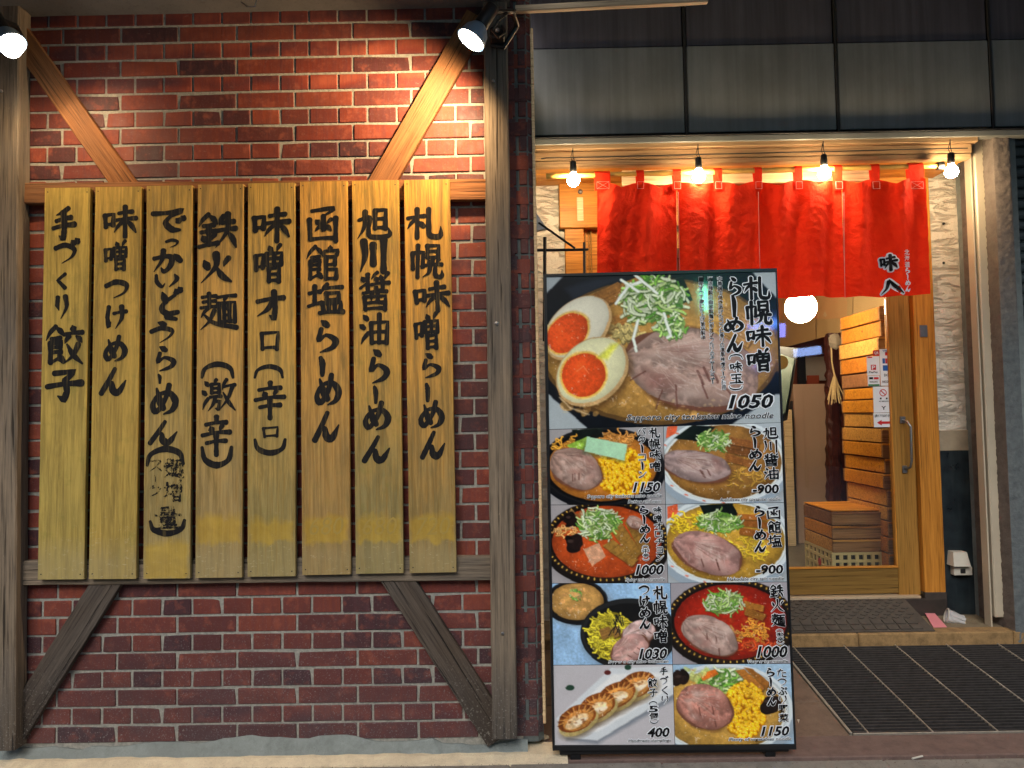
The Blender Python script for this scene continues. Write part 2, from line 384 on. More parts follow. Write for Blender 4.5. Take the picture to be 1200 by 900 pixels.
g('い', "w 8,8,.8 12,60,1.1 34,92,.9 46,66,.2;w 88,4,.5 97,40,1.3 66,92,.4")
g('ど', "d 22,10 36,42;w 74,20,.8 28,46,.9 20,68,1 44,80,1 86,76,.9;w 44,80,.8 40,90,1 78,99,.6;d 76,2 84,12;d 90,-4 99,8")
g('う', "d 34,0 62,12;p 6,44 46,28 88,42 78,70 40,99")
g('ら', "d 26,2 56,17;w 26,27,.9 16,62,.9 48,46,.7 90,62,1.1 76,84,1.1 22,99,.3")
g('ー', "w 30,0,.7 54,34,1.1 50,99,.8")
g('鉄', "p 28,2 2,38;n 28,5 50,30;h 14,36 42,33;h 8,54 46,51;v 28,36 28,90;d 11,64 18,78;p 44,60 36,76;h 3,95 52,85;p 67,8 56,34;h 62,28 94,24;h 50,50 99,44;p 78,2 76,50 46,98;n 77,52 99,98")
g('火', "d 14,24 26,50;p 92,16 76,44;p 52,2 50,45 4,98;n 52,45 70,76 99,96")
g('麺', "h 8,12 46,10;v 27,2 27,40;h 10,25 44,23;h 4,40 50,38;p 24,42 4,66;p 40,48 26,76 2,98;w 14,60,.5 40,82,1 99,96,1.1;h 48,14 98,11;p 72,14 66,27;v 52,30 53,82;h 52,30 95,28 94,82;v 66,30 66,80;v 80,30 80,80;h 66,46 80,46;h 66,62 80,62;h 53,80 93,79")
g('激', "d 10,8 20,20;d 2,36 13,48;p 20,60 4,94;p 44,2 38,14;v 30,16 30,44;h 30,16 52,15 52,44;h 31,30 51,29;h 31,43 52,42;h 25,56 58,54;p 41,56 34,78 20,98;k 38,70 54,68 50,94 40,90;p 74,2 61,34;h 66,24 99,19;p 91,24 78,60 52,97;n 64,42 80,72 99,97")
g('辛', "v 52,1 52,15;h 14,21 86,16;d 30,26 37,38;p 72,24 62,38;h 2,48 98,41;h 16,68 84,63;v 50,47 50,99")
g('オ', "h 4,36 96,24;k 62,2 66,58 62,96 46,84;p 60,34 38,64 4,86")
g('ロ', "v 8,14 14,92;h 8,14 92,8 86,92;h 14,86 86,83"); G['口'] = G['ロ']
g('（', "w 2,96,.5 12,36,.9 50,8,1.1 88,34,.9 98,96,.5"); g('）', "w 2,4,.5 12,64,.9 50,92,1.2 88,66,1 98,4,.6")
g('函', "w 12,10,.8 86,3,1 54,24,.5;k 52,24 53,66 42,60;d 26,36 38,46;p 44,52 24,68;p 78,34 64,46;n 56,50 78,66;v 5,34 8,92;h 8,91 92,88;v 93,30 93,97")
g('館', SHOKU+";d 72,1 73,12;h 53,28 54,16 97,13 92,27;v 61,32 61,95;h 61,32 88,31 87,54;h 62,54 88,53;h 62,67 93,66 92,93;h 62,93 92,92")
g('塩', "h 3,32 35,26;v 19,8 19,66;h 1,74 38,62;p 54,2 38,30;h 48,16 96,12;v 52,32 53,55;h 52,32 87,30 85,54;h 53,54 85,53;v 41,64 44,92;h 41,64 93,62 90,92;v 58,64 59,92;v 75,63 75,92;h 32,96 99,92")
g('旭', "p 24,12 22,60 2,98;w 4,40,.8 38,31,.9 35,70,.9 44,92,1 98,88,1.1 97,64,.2;v 55,8 55,66;h 55,8 88,6 87,66;h 56,36 86,35;h 56,64 86,63")
g('川', "p 14,6 20,50 3,97;v 50,16 51,76;v 90,2 90,98")
g('醤', "v 28,3 28,44;d 8,10 16,20;h 3,40 26,28;p 60,-2 40,16;d 52,10 58,20;d 70,6 72,17;p 95,0 82,18;h 38,31 98,26;k 76,20 77,46 64,42;d 50,36 58,42;h 12,53 90,49;v 17,63 20,98;h 17,63 86,61 83,98;p 42,51 40,74;v 60,51 60,73;h 22,80 82,79;h 22,95 83,94")
g('油', "d 12,6 26,20;d 0,36 15,47;p 30,62 5,97;v 39,30 42,95;h 39,30 96,26 93,95;v 67,2 67,93;h 42,60 93,58;h 42,92 92,91")
g('札', "h 2,33 52,25;v 30,2 30,98;p 28,34 2,68;d 34,44 50,60;w 64,2,1 64,60,1 68,90,1.1 97,92,1.2 99,60,.2")
g('幌', "v 5,26 7,74;k 5,26 39,23 38,70 30,64;v 22,3 22,99;v 52,3 53,40;h 52,4 88,2 86,40;h 53,21 86,20;h 53,39 86,38;d 55,46 61,56;v 70,42 70,56;p 90,44 80,56;h 43,63 99,59;p 62,64 57,84 38,98;w 78,63,.9 78,88,1 86,96,1 99,94,1.1 99,76,.2")
g('八', "p 38,14 28,60 2,98;n 40,4 64,52 99,97"); g('玉', "h 12,12 88,8;h 18,46 82,43;h 2,90 98,86;v 50,12 50,88;d 66,58 80,74")
g('バ', "p 30,22 4,90;n 52,18 90,90;d 68,4 76,14;d 86,-2 94,8"); g('タ', "p 42,2 8,54;w 36,20,.8 86,17,1 62,70,.9 18,99,.3;d 32,46 64,64")
g('コ', "h 8,18 90,14 86,88;h 8,88 86,86"); g('ン', "d 10,18 36,36;w 8,94,1.1 50,74,.9 96,22,.2")
g('チ', "p 80,4 22,20;h 2,48 98,42;p 54,16 52,60 20,99"); g('ョ', "h 18,18 86,16 84,92;h 22,54 84,54;h 14,92 84,92")
g('た', "h 4,26 62,20;p 38,3 6,97;h 54,50 92,47;w 58,70,.6 58,92,1 96,95,.8")
g('ス', "w 14,12,.9 82,8,1 60,52,.8 4,98,.3;n 52,56 97,94"); g('ク', "p 40,2 8,46;w 34,22,.9 88,18,1 64,68,.9 18,98,.3")

g('増', "h 3,34 34,28;v 18,10 18,68;h 1,76 38,62;d 50,4 58,18;p 88,0 76,18;v 43,24 45,54;h 43,24 93,21 91,53;v 68,24 68,52;h 46,38 90,36;h 46,53 90,52;v 51,62 52,97;h 51,62 86,60 85,97;h 53,78 83,77;h 53,94 84,93")
g('量', "v 28,4 28,28;h 28,4 72,3 71,28;h 28,16 71,15;h 28,28 71,27;h 2,39 98,37;v 26,48 26,70;h 26,48 76,47 75,70;h 26,59 75,58;h 26,70 75,69;v 50,47 50,94;h 20,82 82,81;h 2,97 98,95")
def catmull(P, per):
    P = [P[0]*2-P[1]] + P + [P[-1]*2-P[-2]]; out = []
    for i in range(1, len(P)-2):
        for j in range(per):
            t = j/per; a, b, c, d = P[i-1], P[i], P[i+1], P[i+2]
            out.append(.5*((2*b)+(c-a)*t+(2*a-5*b+4*c-d)*t*t+(3*b-a-3*c+d)*t**3))
    out.append(P[-2]); return out
DL = 0.00004
def glyph(mb, ch, org, ex, ey, w, h, bw=.10, extra=0.0, lift=0.0, per=5, jit=.04):
    """brush glyph in a w x h box; org = top-left corner, ex right, ey down, unit vectors"""
    n = ey.cross(ex); base = 1.5*bw*math.sqrt(w*h)              # n points to the viewer
    if n.y > 0: n = -n
    for si, st in enumerate(G[ch].split(';')):
        ty, *pts = st.split(); P = []
        for p in pts:
            q = [float(v) for v in p.split(',')]; P.append(q)
        if ty == 'w': pr = [q[2] for q in P]
        else:
            pf = PROF[ty]; pr = [np.interp(i/(len(P)-1), np.linspace(0, 1, len(pf)), pf) for i in range(len(P))]
        if ty != 'w' and len(P) == 2:                       # give straight strokes a little life
            a, b = P; m = [(a[0]+b[0])/2, (a[1]+b[1])/2]; dx, dy = b[0]-a[0], b[1]-a[1]
            bend = {'p': .07, 'n': -.06, 'h': -.03}.get(ty, 0); P = [a[:2], [m[0]-dy*bend, m[1]+dx*bend], b[:2]]
            pr = [pr[0], float(np.interp(.5, np.linspace(0, 1, len(PROF[ty])), PROF[ty])), pr[1]]
        corner = ty in 'hkv' and len(P) > 2 and len(pts) > 2
        Q = [np.array([q[0]/100*w, q[1]/100*h, pr[i]]) for i, q in enumerate(P)]
        if corner:                                          # keep box corners crisp
            R2 = []
            for i in range(len(Q)-1):
                for j in range(per): R2.append(Q[i]*(1-j/per)+Q[i+1]*(j/per))
            C = R2+[Q[-1]]
        else: C = catmull(Q, per)
        k = len(C); L = []; Rr = []
        for i, c in enumerate(C):
            t = C[min(i+1, k-1)][:2]-C[max(i-1, 0)][:2]; t = t/(np.hypot(*t)+1e-9)
            nib = .84+.34*abs(math.sin(math.atan2(t[1], t[0])+.6))
            ww = base*.5*max(c[2], .12)*nib*(1+random.uniform(-jit, jit)) + extra
            nn = np.array([-t[1], t[0]]); L.append(c[:2]+nn*ww); Rr.append(c[:2]-nn*ww)
            if i == 0: t0, w0 = t, ww
            if i == k-1: t1, w1 = t, ww
        cap = lambda c, t, ww, s: [c[:2]+(t*s*math.cos(a)*.8+np.array([-t[1], t[0]])*math.sin(a))*ww for a in (-.9, -.3, .3, .9)]
        A = cap(C[0], t0, w0, -1); B = cap(C[-1], t1, w1, 1)
        vs = []; fs = []
        def pt(q, fr): return org + ex*q[0] + ey*q[1] + n*(lift+si*DL+fr*DL*.9)
        for i in range(k): vs += [pt(L[i], i/k), pt(Rr[i], i/k)]
        for i in range(k-1): fs.append((2*i, 2*i+1, 2*i+3, 2*i+2))
        o = len(vs); vs += [pt(q, 0) for q in A]; fs.append((1, o, o+1, o+2, o+3, 0))
        o = len(vs); vs += [pt(q, 1) for q in B]; fs.append((2*k-1, o, o+1, o+2, o+3, 2*k-2))
        mb.add(vs, fs)

_fc = {}
def font_shape(text, off=0.0, shear=0.0):
    key = (text, off, shear)
    if key not in _fc:
        c = bpy.data.curves.new('t', 'FONT'); c.body = text; c.size = 1; c.offset = off; c.shear = shear; c.resolution_u = 2
        o = bpy.data.objects.new('t', c); COL.objects.link(o)
        me = bpy.data.meshes.new_from_object(o.evaluated_get(bpy.context.evaluated_depsgraph_get()))
        vs = [(v.co.x, -v.co.y) for v in me.vertices]; fs = [tuple(p.vertices) for p in me.polygons]
        bpy.data.objects.remove(o); bpy.data.curves.remove(c); bpy.data.meshes.remove(me)
        if vs:
            xs = [v[0] for v in vs]; ys = [v[1] for v in vs]; bb = (min(xs), max(xs), min(ys), max(ys))
        else: bb = (0, 1, 0, 1)
        _fc[key] = (vs, fs, bb)
    return _fc[key]
def ftext(mb, text, org, ex, ey, w, h, off=0.0, shear=0.0, lift=0.0, ref=None):
    """font text squeezed into the w x h box (ref: take the box from this un-bolded shape)"""
    vs, fs, bb = font_shape(text, off, shear); x0, x1, y0, y1 = font_shape(text, 0.0, shear)[2] if ref is None else ref
    n = ey.cross(ex)
    if n.y > 0: n = -n
    if x1-x0 < 1e-6 or y1-y0 < 1e-6: return
    mb.add([org + ex*((x-x0)/(x1-x0)*w) + ey*((y-y0)/(y1-y0)*h) + n*lift for x, y in vs], fs)
class Surf:
    """a flat printed surface seen by photo pixels: gives 3-D boxes for pixel boxes"""
    def __init__(s, p, n, lift): s.p = p; s.n = n.normalized(); s.ey = (Vector((0,0,-1)) - s.n*Vector((0,0,-1)).dot(s.n)).normalized(); s.ex = s.ey.cross(s.n); s.lift = lift
    def fix(s):
        if s.ex.x < 0: s.ex = -s.ex
        return s
    def boxof(s, x0, y0, x1, y1):
        xm, ym = (x0+x1)/2, (y0+y1)/2; a = atP(xm, ym, s.p, s.n)
        w = (atP(x1, ym, s.p, s.n)-atP(x0, ym, s.p, s.n)).dot(s.ex); h = (atP(xm, y1, s.p, s.n)-atP(xm, y0, s.p, s.n)).dot(s.ey)
        return a - s.ex*w/2 - s.ey*h/2, w, h

# ------------------------------------------------------------------ brick wall
WY = 2.945; CS = .07; zk = lambda k: 2.297-CS*k; xi = lambda i: i*.237-1.828
wall = empty('brick_wall', (-1.0, WY, 0), 'red brick wall behind the timber frame and yellow menu boards', 'wall')
DEPTH = .03
def brick_mesh(w, seed):
    r = random.Random(seed); mb = MB(); mb.box((-w/2, 0, -.030), (w/2, DEPTH, .030), .0022)
    mb.v = [(x+r.uniform(-.0013, .0013), y+r.uniform(-.0012, .0012) if y < .01 else y, z+r.uniform(-.0012, .0012)) for x, y, z in mb.v]
    if seed % 3 == 1: mb.v = [(x-math.copysign(.004, x), y+.003, z-math.copysign(.003, z)) if (y < .01 and x*(1 if seed % 2 else -1) > w*.4 and z > .02) else (x, y, z) for x, y, z in mb.v]
    return mb.mesh('brick', M['brick'])
STR = [brick_mesh(.2275, i) for i in range(6)]; HED = [brick_mesh(.109, 10+i) for i in range(6)]
def proj(p):
    q = Vector(p)-EYE; return 600+F_PX*q.dot(RT)/q.dot(FW), 450-F_PX*q.dot(UP)/q.dot(FW)
POST_X = ipx(588, WY)
cand = []
for k in range(-12, 32):
    z = zk(k)-CS/2; st = (k % 2 == 1)          # row 7..: odd = stretcher course
    step = .237 if st else .1185; off = 0 if st else .05925
    i0 = int((-4.25+1.828)/step)-2
    for i in range(i0, 40):
        x = -1.828 + i*step + (step/2 if st else 0) + (0 if st else 0)
        if st is False: x = -1.828 + i*step
        if x < -4.3 or x > POST_X+.05: continue
        px, py = proj((x, WY, z)); ln = 68 if st else 34
        hid = (60 < px < 520 and 222 < py < 668) or px > 605 or px < -30 or py > 885 or py < 4 or (0 <= px < 18) and 0
        cand.append((hid, x, z, st))
cand.sort(key=lambda c: (c[0], not c[3], c[2] > 2.6))
mass = MB()
for j, (hid, x, z, st) in enumerate(cand):
    me = (STR if st else HED)[random.randrange(6)]
    dy = random.uniform(-.0018, .0018)
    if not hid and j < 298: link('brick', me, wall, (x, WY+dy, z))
    else:
        w = .2275 if st else .109; mass.box((x-w/2, WY+dy, z-.030), (x+w/2, WY+DEPTH, z+.030), .002)
tag(mass.build('brickwork_behind_boards', M['brick_mass'], wall), kind='stuff')
print('bricks', len(cand), sum(not c[0] for c in cand))
box('mortar', M['mortar'], (-4.42, WY+.0045, .02), (POST_X+.06, WY+.2, 3.2), 0, wall)
# brick corner right of the post: two stacks of small tiles and a chamfered edge
corner = empty('brick_corner', (0, WY, 0), 'narrow dark brick corner strip between the right post and the doorway', 'wall')
zt, zb = 3.1, .06
ca, cb, cc = (ipx(597, WY), ipx(609.3, WY)), (ipx(613, WY), ipx(622.3, WY)), (ipx(623.6, WY), ipx(629, WY))
def cmesh(w, yaw=0):
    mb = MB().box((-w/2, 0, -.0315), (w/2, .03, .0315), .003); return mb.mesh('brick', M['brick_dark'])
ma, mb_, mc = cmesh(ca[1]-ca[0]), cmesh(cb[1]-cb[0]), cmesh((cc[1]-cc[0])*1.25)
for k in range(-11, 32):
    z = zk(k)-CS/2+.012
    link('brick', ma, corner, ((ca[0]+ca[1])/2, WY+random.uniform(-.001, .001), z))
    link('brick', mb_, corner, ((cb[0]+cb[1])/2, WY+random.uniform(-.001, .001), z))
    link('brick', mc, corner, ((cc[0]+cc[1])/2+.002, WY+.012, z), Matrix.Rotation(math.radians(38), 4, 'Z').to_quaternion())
MB().prism([(POST_X+.061, WY+.005, .04), (cc[0], WY+.005, .04), (cc[1]+.004, WY+.03, .04), (cc[1]+.004, 3.88, .04), (POST_X+.061, 3.88, .04)], (0, 0, 3.1)).build('mortar', M['mortar_dark'], corner)
box('edge_batten', M['pale_wood'], (ipx(628.5, 2.96), WY+.02, .10), (ipx(632.5, 2.96), 3.02, 2.90), .003, corner)
# cement fillet along the foot of the wall, wavy top
fil = []
N = 120; top = []; bot = []
for i in range(N):
    x = -4.4+i*(4.4+.02)/(N-1); h = .052+.012*math.sin(x*5)+.008*math.sin(x*17+1)+random.uniform(-.004, .004)
    if -.35 < x < .05: h -= .018
    if x < -1.72: h -= .02
    top.append((x, WY-.004, max(h, .02)+.012)); bot.append((x, WY-.035, .010))
mbf = MB(); mbf.add(top+bot+[(p[0], WY+.02, p[2]-.002) for p in top], [(i, i+1, N+i+1, N+i) for i in range(N-1)]+[(2*N+i, 2*N+i+1, i+1, i) for i in range(N-1)])
mbf.build('cement_fillet', M['fillet'], wall)

# ------------------------------------------------------------------ ground
tag(MB().box((-40, -40, -.3), (40, WY-.105, -.004)).build('pavement_base', M['pavement']), kind='structure')
slabs = empty('pavement', (0, 2.7, 0)); slabs['kind'] = 'structure'
xe = [-4.7, -3.7, -2.7, -1.62, -.62, ipx(598, 2.9, 880), .52, 1.35, 2.2, 3.1]
for a, b in zip(xe, xe[1:]):
    MB().box((a+.002, 2.45, -.05), (b-.002, WY-.1, random.uniform(-.002, .003)), .004).build('paving_slab', M['pavement'], slabs)
    MB().box((a+.002, 1.55, -.05), (b-.002, 2.446, random.uniform(-.002, .003)), .004).build('paving_slab', M['pavement'], slabs)
led = MB(); NL = 100; vs = []; fs = []
for i in range(NL):
    x = -4.5+i*(4.5+.17)/(NL-1); j = lambda s: random.uniform(-s, s)
    vs += [(x, WY-.1+j(.004), -.02), (x, WY-.098+j(.004), .004+j(.002)), (x, WY-.05, .016+j(.003)), (x, WY+.05, .018)]
for i in range(NL-1):
    for q in range(3): fs.append((i*4+q, (i+1)*4+q, (i+1)*4+q+1, i*4+q+1))
tag(led.add(vs, fs).build('concrete_ledge', M['ledge']), kind='structure')
rub = empty('rubble_stone', atZ(622, 868, .02), 'broken pale cement lumps at the foot of the brick corner', 'rubble')
for cx, r_ in ((618, .045), (632, .03), (604, .03)):
    p = atZ(cx, 868, .0); m_ = MB().sphere((p.x, p.y, .01), r_, 9, 6, (1.2, .6, .55)); m_.v = [(x+random.uniform(-.006, .006), y+random.uniform(-.006, .006), z+random.uniform(-.005, .005)) for x, y, z in m_.v]
    m_.build('lump', M['ledge'], rub)

# ------------------------------------------------------------------ timber frame and menu boards
def beam(name, mat, p0, p1, width, thick, parent=None, b=.004, n=14, rough=.001, cut0=0.0, cut1=0.0, loc_origin=None):
    """plank whose FRONT face centreline runs p0->p1 (local x), thickness goes away from the viewer (+Y).
    cut0/cut1 shear the ends (metres over the width)"""
    p0, p1 = Vector(p0), Vector(p1); ax = (p1-p0); L = ax.length; ax.normalize()
    ydir = Vector((0, 1, 0)); ydir = (ydir-ax*ydir.dot(ax)).normalized(); zd = ax.cross(ydir)
    prof = [(0, -width/2+b), (0, width/2-b), (b, width/2), (thick-b, width/2), (thick, width/2-b), (thick, -width/2+b), (thick-b, -width/2), (b, -width/2)]
    vs = []; fs = []
    for i in range(n+1):
        t = i/n
        for (y, z) in prof:
            sh = (cut0*(1-t)+cut1*t)*(z/width)
            vs.append((t*L+sh, y+random.uniform(-rough, rough)*.6, z+random.uniform(-rough, rough)))
    k = 8
    for i in range(n):
        for j in range(k): fs.append((i*k+j, (i+1)*k+j, (i+1)*k+(j+1) % k, i*k+(j+1) % k))
    fs += [tuple(range(k)), tuple(range(n*k, n*k+k))[::-1]]
    me = bpy.data.meshes.new(name); me.from_pydata(vs, [], fs); me.materials.append(mat); me.update()
    rot = Matrix((ax, ydir, zd)).transposed().to_quaternion()
    return link(name, me, parent, p0, rot)
frame = empty('timber_frame', (-1.0, 2.9, .02), 'weathered grey timber frame with posts, beams and diagonal braces fixed to the brick wall', 'frame')
BY = 2.905                                     # beam fronts
PYF = 2.865                                    # post fronts
wpx = lambda px, Y: px*Y/F_PX
def pbeam(name, mat, x0, y0, x1, y1, wid, Y, thick, **kw): return beam(name, mat, atY(x0, y0, Y), atY(x1, y1, Y), wpx(wid, Y), thick, frame, **kw)
post_l = pbeam('post', M['timber'], 9.5, -40, 3.5, 880, 27, PYF, .075, b=.005, n=40, rough=.0014)
post_r = pbeam('post', M['timber'], 580, 2, 591.5, 866, 29, PYF, .075, b=.006, n=40, rough=.0014)
pbeam('beam', M['timber_brown'], 12, 226.5, 569, 221.5, 25, BY, .036, b=.003, n=30, rough=.0012)
pbeam('beam', M['timber'], 6, 672, 577, 666, 28, BY, .036, b=.003, n=30, rough=.0012)
BRY = 2.912
def brace(x0, y0, x1, y1, wid, mat, c0=0, c1=0): return pbeam('brace', mat, x0, y0, x1, y1, wid, BRY, .03, b=.002, n=24, cut0=c0, cut1=c1)
brace(18, 36, 150.5, 224, 27, M['timber_brown'], 0, 0)
brace(560, 18, 442, 222, 30, M['timber_brown'], 0, 0)
brace(134, 667, 8, 868, 32, M['timber_dark'], 0, 0)
brace(456.5, 665, 586, 866, 34, M['timber_dark'], 0, 0)
def bolt(x, y, Y, parent, r=.006):
    p = atY(x, y, Y); MB().lathe(p+Vector((0, .004, 0)), (0, -1, 0), [(0, r*1.7), (.003, r*1.7), (.004, r), (.010, r), (.012, r*.6)], 10, (True, True)).build('bolt', M['steel'], parent)
for x, y in ((578, 95), (582, 379), (589, 742), (2, 107)): bolt(x, y, PYF, frame)
MB().box(atY(538, 226, 2.94), atY(548, 236, 2.93)).build('batten', M['timber_brown'], frame)

def board_mat(name, top, bot, patch, ghost=0.0, green=0.0, pz=(.13, .23)):
    k = NT(name); co = k.coord('Object'); x = k.sep(k.n('TexCoord').outputs['Object'])[0]
    g1 = k.noise(k.coord('Object', (1.6, 30, 30), True), 2.0, 6, .7, .3); g2 = k.noise(k.coord('Object', (5, 160, 160), True), 1, 4, .65)
    bl = k.noise(k.coord('Object', (3, 5, 5), True), 2, 5, .65)
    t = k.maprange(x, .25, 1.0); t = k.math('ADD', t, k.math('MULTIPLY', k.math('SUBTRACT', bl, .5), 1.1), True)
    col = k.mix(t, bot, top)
    col = k.mix(k.ramp(g1, [(.38, .7), (.56, 0.0)]), col, tuple(v*.55 for v in bot))
    col = k.mix(k.ramp(g2, [(.35, .55), (.5, 0.0)]), col, tuple(v*.45 for v in top))
    col = k.mix(k.ramp(g2, [(.58, 0.0), (.75, .28)]), col, lin((222,186,104)))
    col = k.mix(k.ramp(k.noise(k.coord('Object', (7, 7, 7), True), 2, 4, .7), [(.55, 0.0), (.75, green)]), col, lin((118,118,58)))
    st_ = k.noise(k.coord('Object', (1.0, 9, 9), True), 2.4, 5, .7, .5); col = k.mix(k.ramp(st_, [(.50, 0.0), (.68, .55)]), col, lin((104,88,48)))
    # bare weathered foot and an over-painted price patch
    foot = k.math('MULTIPLY', k.maprange(x, .17, .07), k.ramp(bl, [(.35, .5), (.6, 1.0)]))
    col = k.mix(k.math('MULTIPLY', foot, .55), col, lin((150,140,104)))
    sc = k.noise(k.coord('Object', (50, 22, 22), True), 2, 3, .8)
    col = k.mix(k.math('MULTIPLY', k.ramp(sc, [(.60, 0.0), (.74, .5)]), k.maprange(x, .30, .06)), col, lin((196,190,160)))
    if patch:
        xw = k.math('ADD', x, k.math('MULTIPLY', k.math('SUBTRACT', k.noise(k.coord('Object', (9, 16, 16), True), 1, 3, .6), .5), .10)); a = k.math('MULTIPLY', k.maprange(xw, pz[0]-.008, pz[0]+.008), k.maprange(xw, pz[1]+.02, pz[1]-.012))
        y = k.sep(k.n('TexCoord').outputs['Object'])[2]
        ed = k.math('ADD', k.math('ABSOLUTE', y), k.math('MULTIPLY', k.math('SUBTRACT', k.noise(co, 22, 3), .5), .03))
        a = k.math('MULTIPLY', a, k.maprange(ed, .092, .076))
        pn = k.noise(co, 14, 4, .6, 1)
        col = k.mix(k.math('MULTIPLY', a, .52), col, k.ramp(pn, [(.3, lin((158,128,34))), (.7, lin((190,158,48)))]))
    return k.out(col, .6, k.math('ADD', g1, g2), .8, .002, 0, .2)
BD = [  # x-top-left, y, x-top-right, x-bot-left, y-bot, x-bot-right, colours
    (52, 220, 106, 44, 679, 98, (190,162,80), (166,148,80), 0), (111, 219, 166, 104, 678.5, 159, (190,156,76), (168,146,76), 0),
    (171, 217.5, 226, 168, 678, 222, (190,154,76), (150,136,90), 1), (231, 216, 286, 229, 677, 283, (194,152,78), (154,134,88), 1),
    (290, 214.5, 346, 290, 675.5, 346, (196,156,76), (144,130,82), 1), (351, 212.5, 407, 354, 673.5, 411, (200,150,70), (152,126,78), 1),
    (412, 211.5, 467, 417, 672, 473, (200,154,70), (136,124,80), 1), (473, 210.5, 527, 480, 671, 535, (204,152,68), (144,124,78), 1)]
NAMES = ['leftmost yellow menu board, short handmade dumpling lettering high up and bare lower half',
 'yellow menu board second from left, five black characters and bare lower third',
 'third yellow menu board from left, long inscription ending in worn bracketed writing',
 'fourth yellow menu board from left, three large characters above two in curved brackets',
 'fifth yellow menu board from left, square character above a small pair in curved brackets',
 'sixth yellow menu board from left, box-shaped top character and overpainted price patch',
 'seventh yellow menu board from left with three river strokes as its second character',
 'rightmost yellow menu board, more orange at the top, nearest to the right post']
TX = [
 [('手',59,241,89,284),('づ',62,280,93,311),('く',64,319,80,339),('り',64,346,81,375),('餃',52,380,98,429),('子',53,432,97,471)],
 [('味',120,240,161,279),('噌',121,281,151,318),('つ',122,327,151,351),('け',123,357,150,386),('め',121,392,148,425),('ん',117,430,149,463)],
 [('で',177,245,217,273),('っ',193,279,210,291),('か',178,292,213,320),('い',180,320,209,338),('ど',183,338,213,376),('う',174,377,206,403),('ら',180,405,206,436),('ー',183,438,191,450),('め',177,448,208,487),('ん',174,492,209,521),('（',170,524,216,547),('）',174,609,218,628)],
 [('鉄',231,249,278,292),('火',233,296,272,333),('麺',232,342,278,388),('（',235,424,275,444),('激',235,443,277,483),('辛',235,487,271,535),('）',235,522,273,548)],
 [('味',295,242,341,284),('噌',297,285,334,332),('オ',299,340,335,376),('ロ',304,386,329,412),('（',297,427,333,444),('辛',297,447,335,492),('口',306,499,328,514),('）',297,513,336,533)],
 [('函',360,242,397,285),('館',358,286,399,330),('塩',360,331,404,369),('ら',369,374,397,414),('ー',372,418,383,441),('め',368,437,398,477),('ん',366,482,398,518)],
 [('旭',418,242,458,281),('川',421,279,454,320),('醤',420,319,458,365),('油',421,366,457,405),('ら',431,408,457,450),('ー',436,452,444,473),('め',426,469,457,505),('ん',425,510,458,542)],
 [('札',476,243,518,280),('幌',481,285,520,326),('味',483,330,527,367),('噌',484,366,516,411),('ら',492,413,517,444),('ー',497,449,505,471),('め',491,468,520,503),('ん',492,505,522,538)]]
BF = 2.880                                     # board front plane
EX, EYV = Vector((1, 0, 0)), Vector((0, 0, -1))
SB = Surf(Vector((0, BF-.0012, 0)), Vector((0, -1, 0)), 0).fix()
for i, (xl, yt, xr, bl_, yb, br, ct, cb_, patch) in enumerate(BD):
    pt, pb = atY((xl+xr)/2, yt, BF), atY((bl_+br)/2, yb, BF)
    w = wpx(((xr-xl)+(br-bl_))/2, BF)
    dx = .0
    root = empty('menu_board', pb, NAMES[i], 'sign board', 'yellow menu boards with brush lettering')
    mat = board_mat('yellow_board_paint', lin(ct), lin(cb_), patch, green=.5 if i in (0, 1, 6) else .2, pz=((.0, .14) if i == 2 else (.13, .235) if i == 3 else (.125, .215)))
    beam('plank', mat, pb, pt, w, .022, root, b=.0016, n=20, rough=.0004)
    lt = MB()
    for ch, x0, y0, x1, y1 in TX[i]:
        o, ww, hh = SB.boxof(x0+1, y0+1, x1-1, y1-1)
        rr = random.uniform(-.03, .03); ex = Vector((math.cos(rr), 0, math.sin(rr))); ey = Vector((math.sin(rr), 0, -math.cos(rr)))
        bw = {'（': .15, '）': .15, 'ー': .30, 'く': .19, 'り': .17, 'つ': .17, 'っ': .2, '川': .15, '八': .14, '麺': .076, '醤': .084, '激': .078, '館': .084, '噌': .09, '幌': .088, '餃': .09}.get(ch, .135 if ch in 'らめんけかいどうでづ手子火オロ口' else .098)
        lt = MB(); glyph(lt, ch, o, ex, ey, ww, hh, bw, jit=.07); lt.build('brush_character', M['ink'], root)
    if i == 2:
        wn = MB()
        for ch, x0, y0, x1, y1 in (('麺',192,537,215,560),('ス',174,539,190,553),('ー',180,557,184,565),('ク',173,569,190,582)):
            wn = MB(); o, ww, hh = SB.boxof(x0, y0, x1, y1); glyph(wn, ch, o, EX, EYV, ww, hh, .085, jit=.5); wn.build('worn_character', M['ink_faded'], root)
        for ch, x0, y0, x1, y1 in (('増',192,563,214,588),('量',181,594,212,620)):
            wn = MB(); o, ww, hh = SB.boxof(x0, y0, x1, y1); glyph(wn, ch, o, EX, EYV, ww, hh, .075, jit=.4); wn.build('worn_character', M['ink_faded'], root)
    if i >= 5:                                  # prices painted over: still raised under the yellow paint
        gh = MB(); o, ww, hh = SB.boxof((bl_+br)/2-20, 606, (bl_+br)/2+20, 627); o = o+Vector((0, .0009, 0))
        ftext(gh, {5: '680', 6: '680', 7: '720'}[i], o, EX, EYV, ww, hh, .0, .2)
        gh.build('painted_over_price', plain('overpainted_price', lin((150,128,58)), .6, .1, 20), root)
    for (x, y) in ((xl+4, yt+5), (xr-4, yt+5), (bl_+4, yb-6), (br-4, yb-6)):
        p = atY(x, y, BF); MB().lathe(p+Vector((0, .001, 0)), (0, -1, 0), [(0, .0028), (.0016, .0024), (.002, .001)], 8, (False, True)).build('nail', M['black_metal'], root)

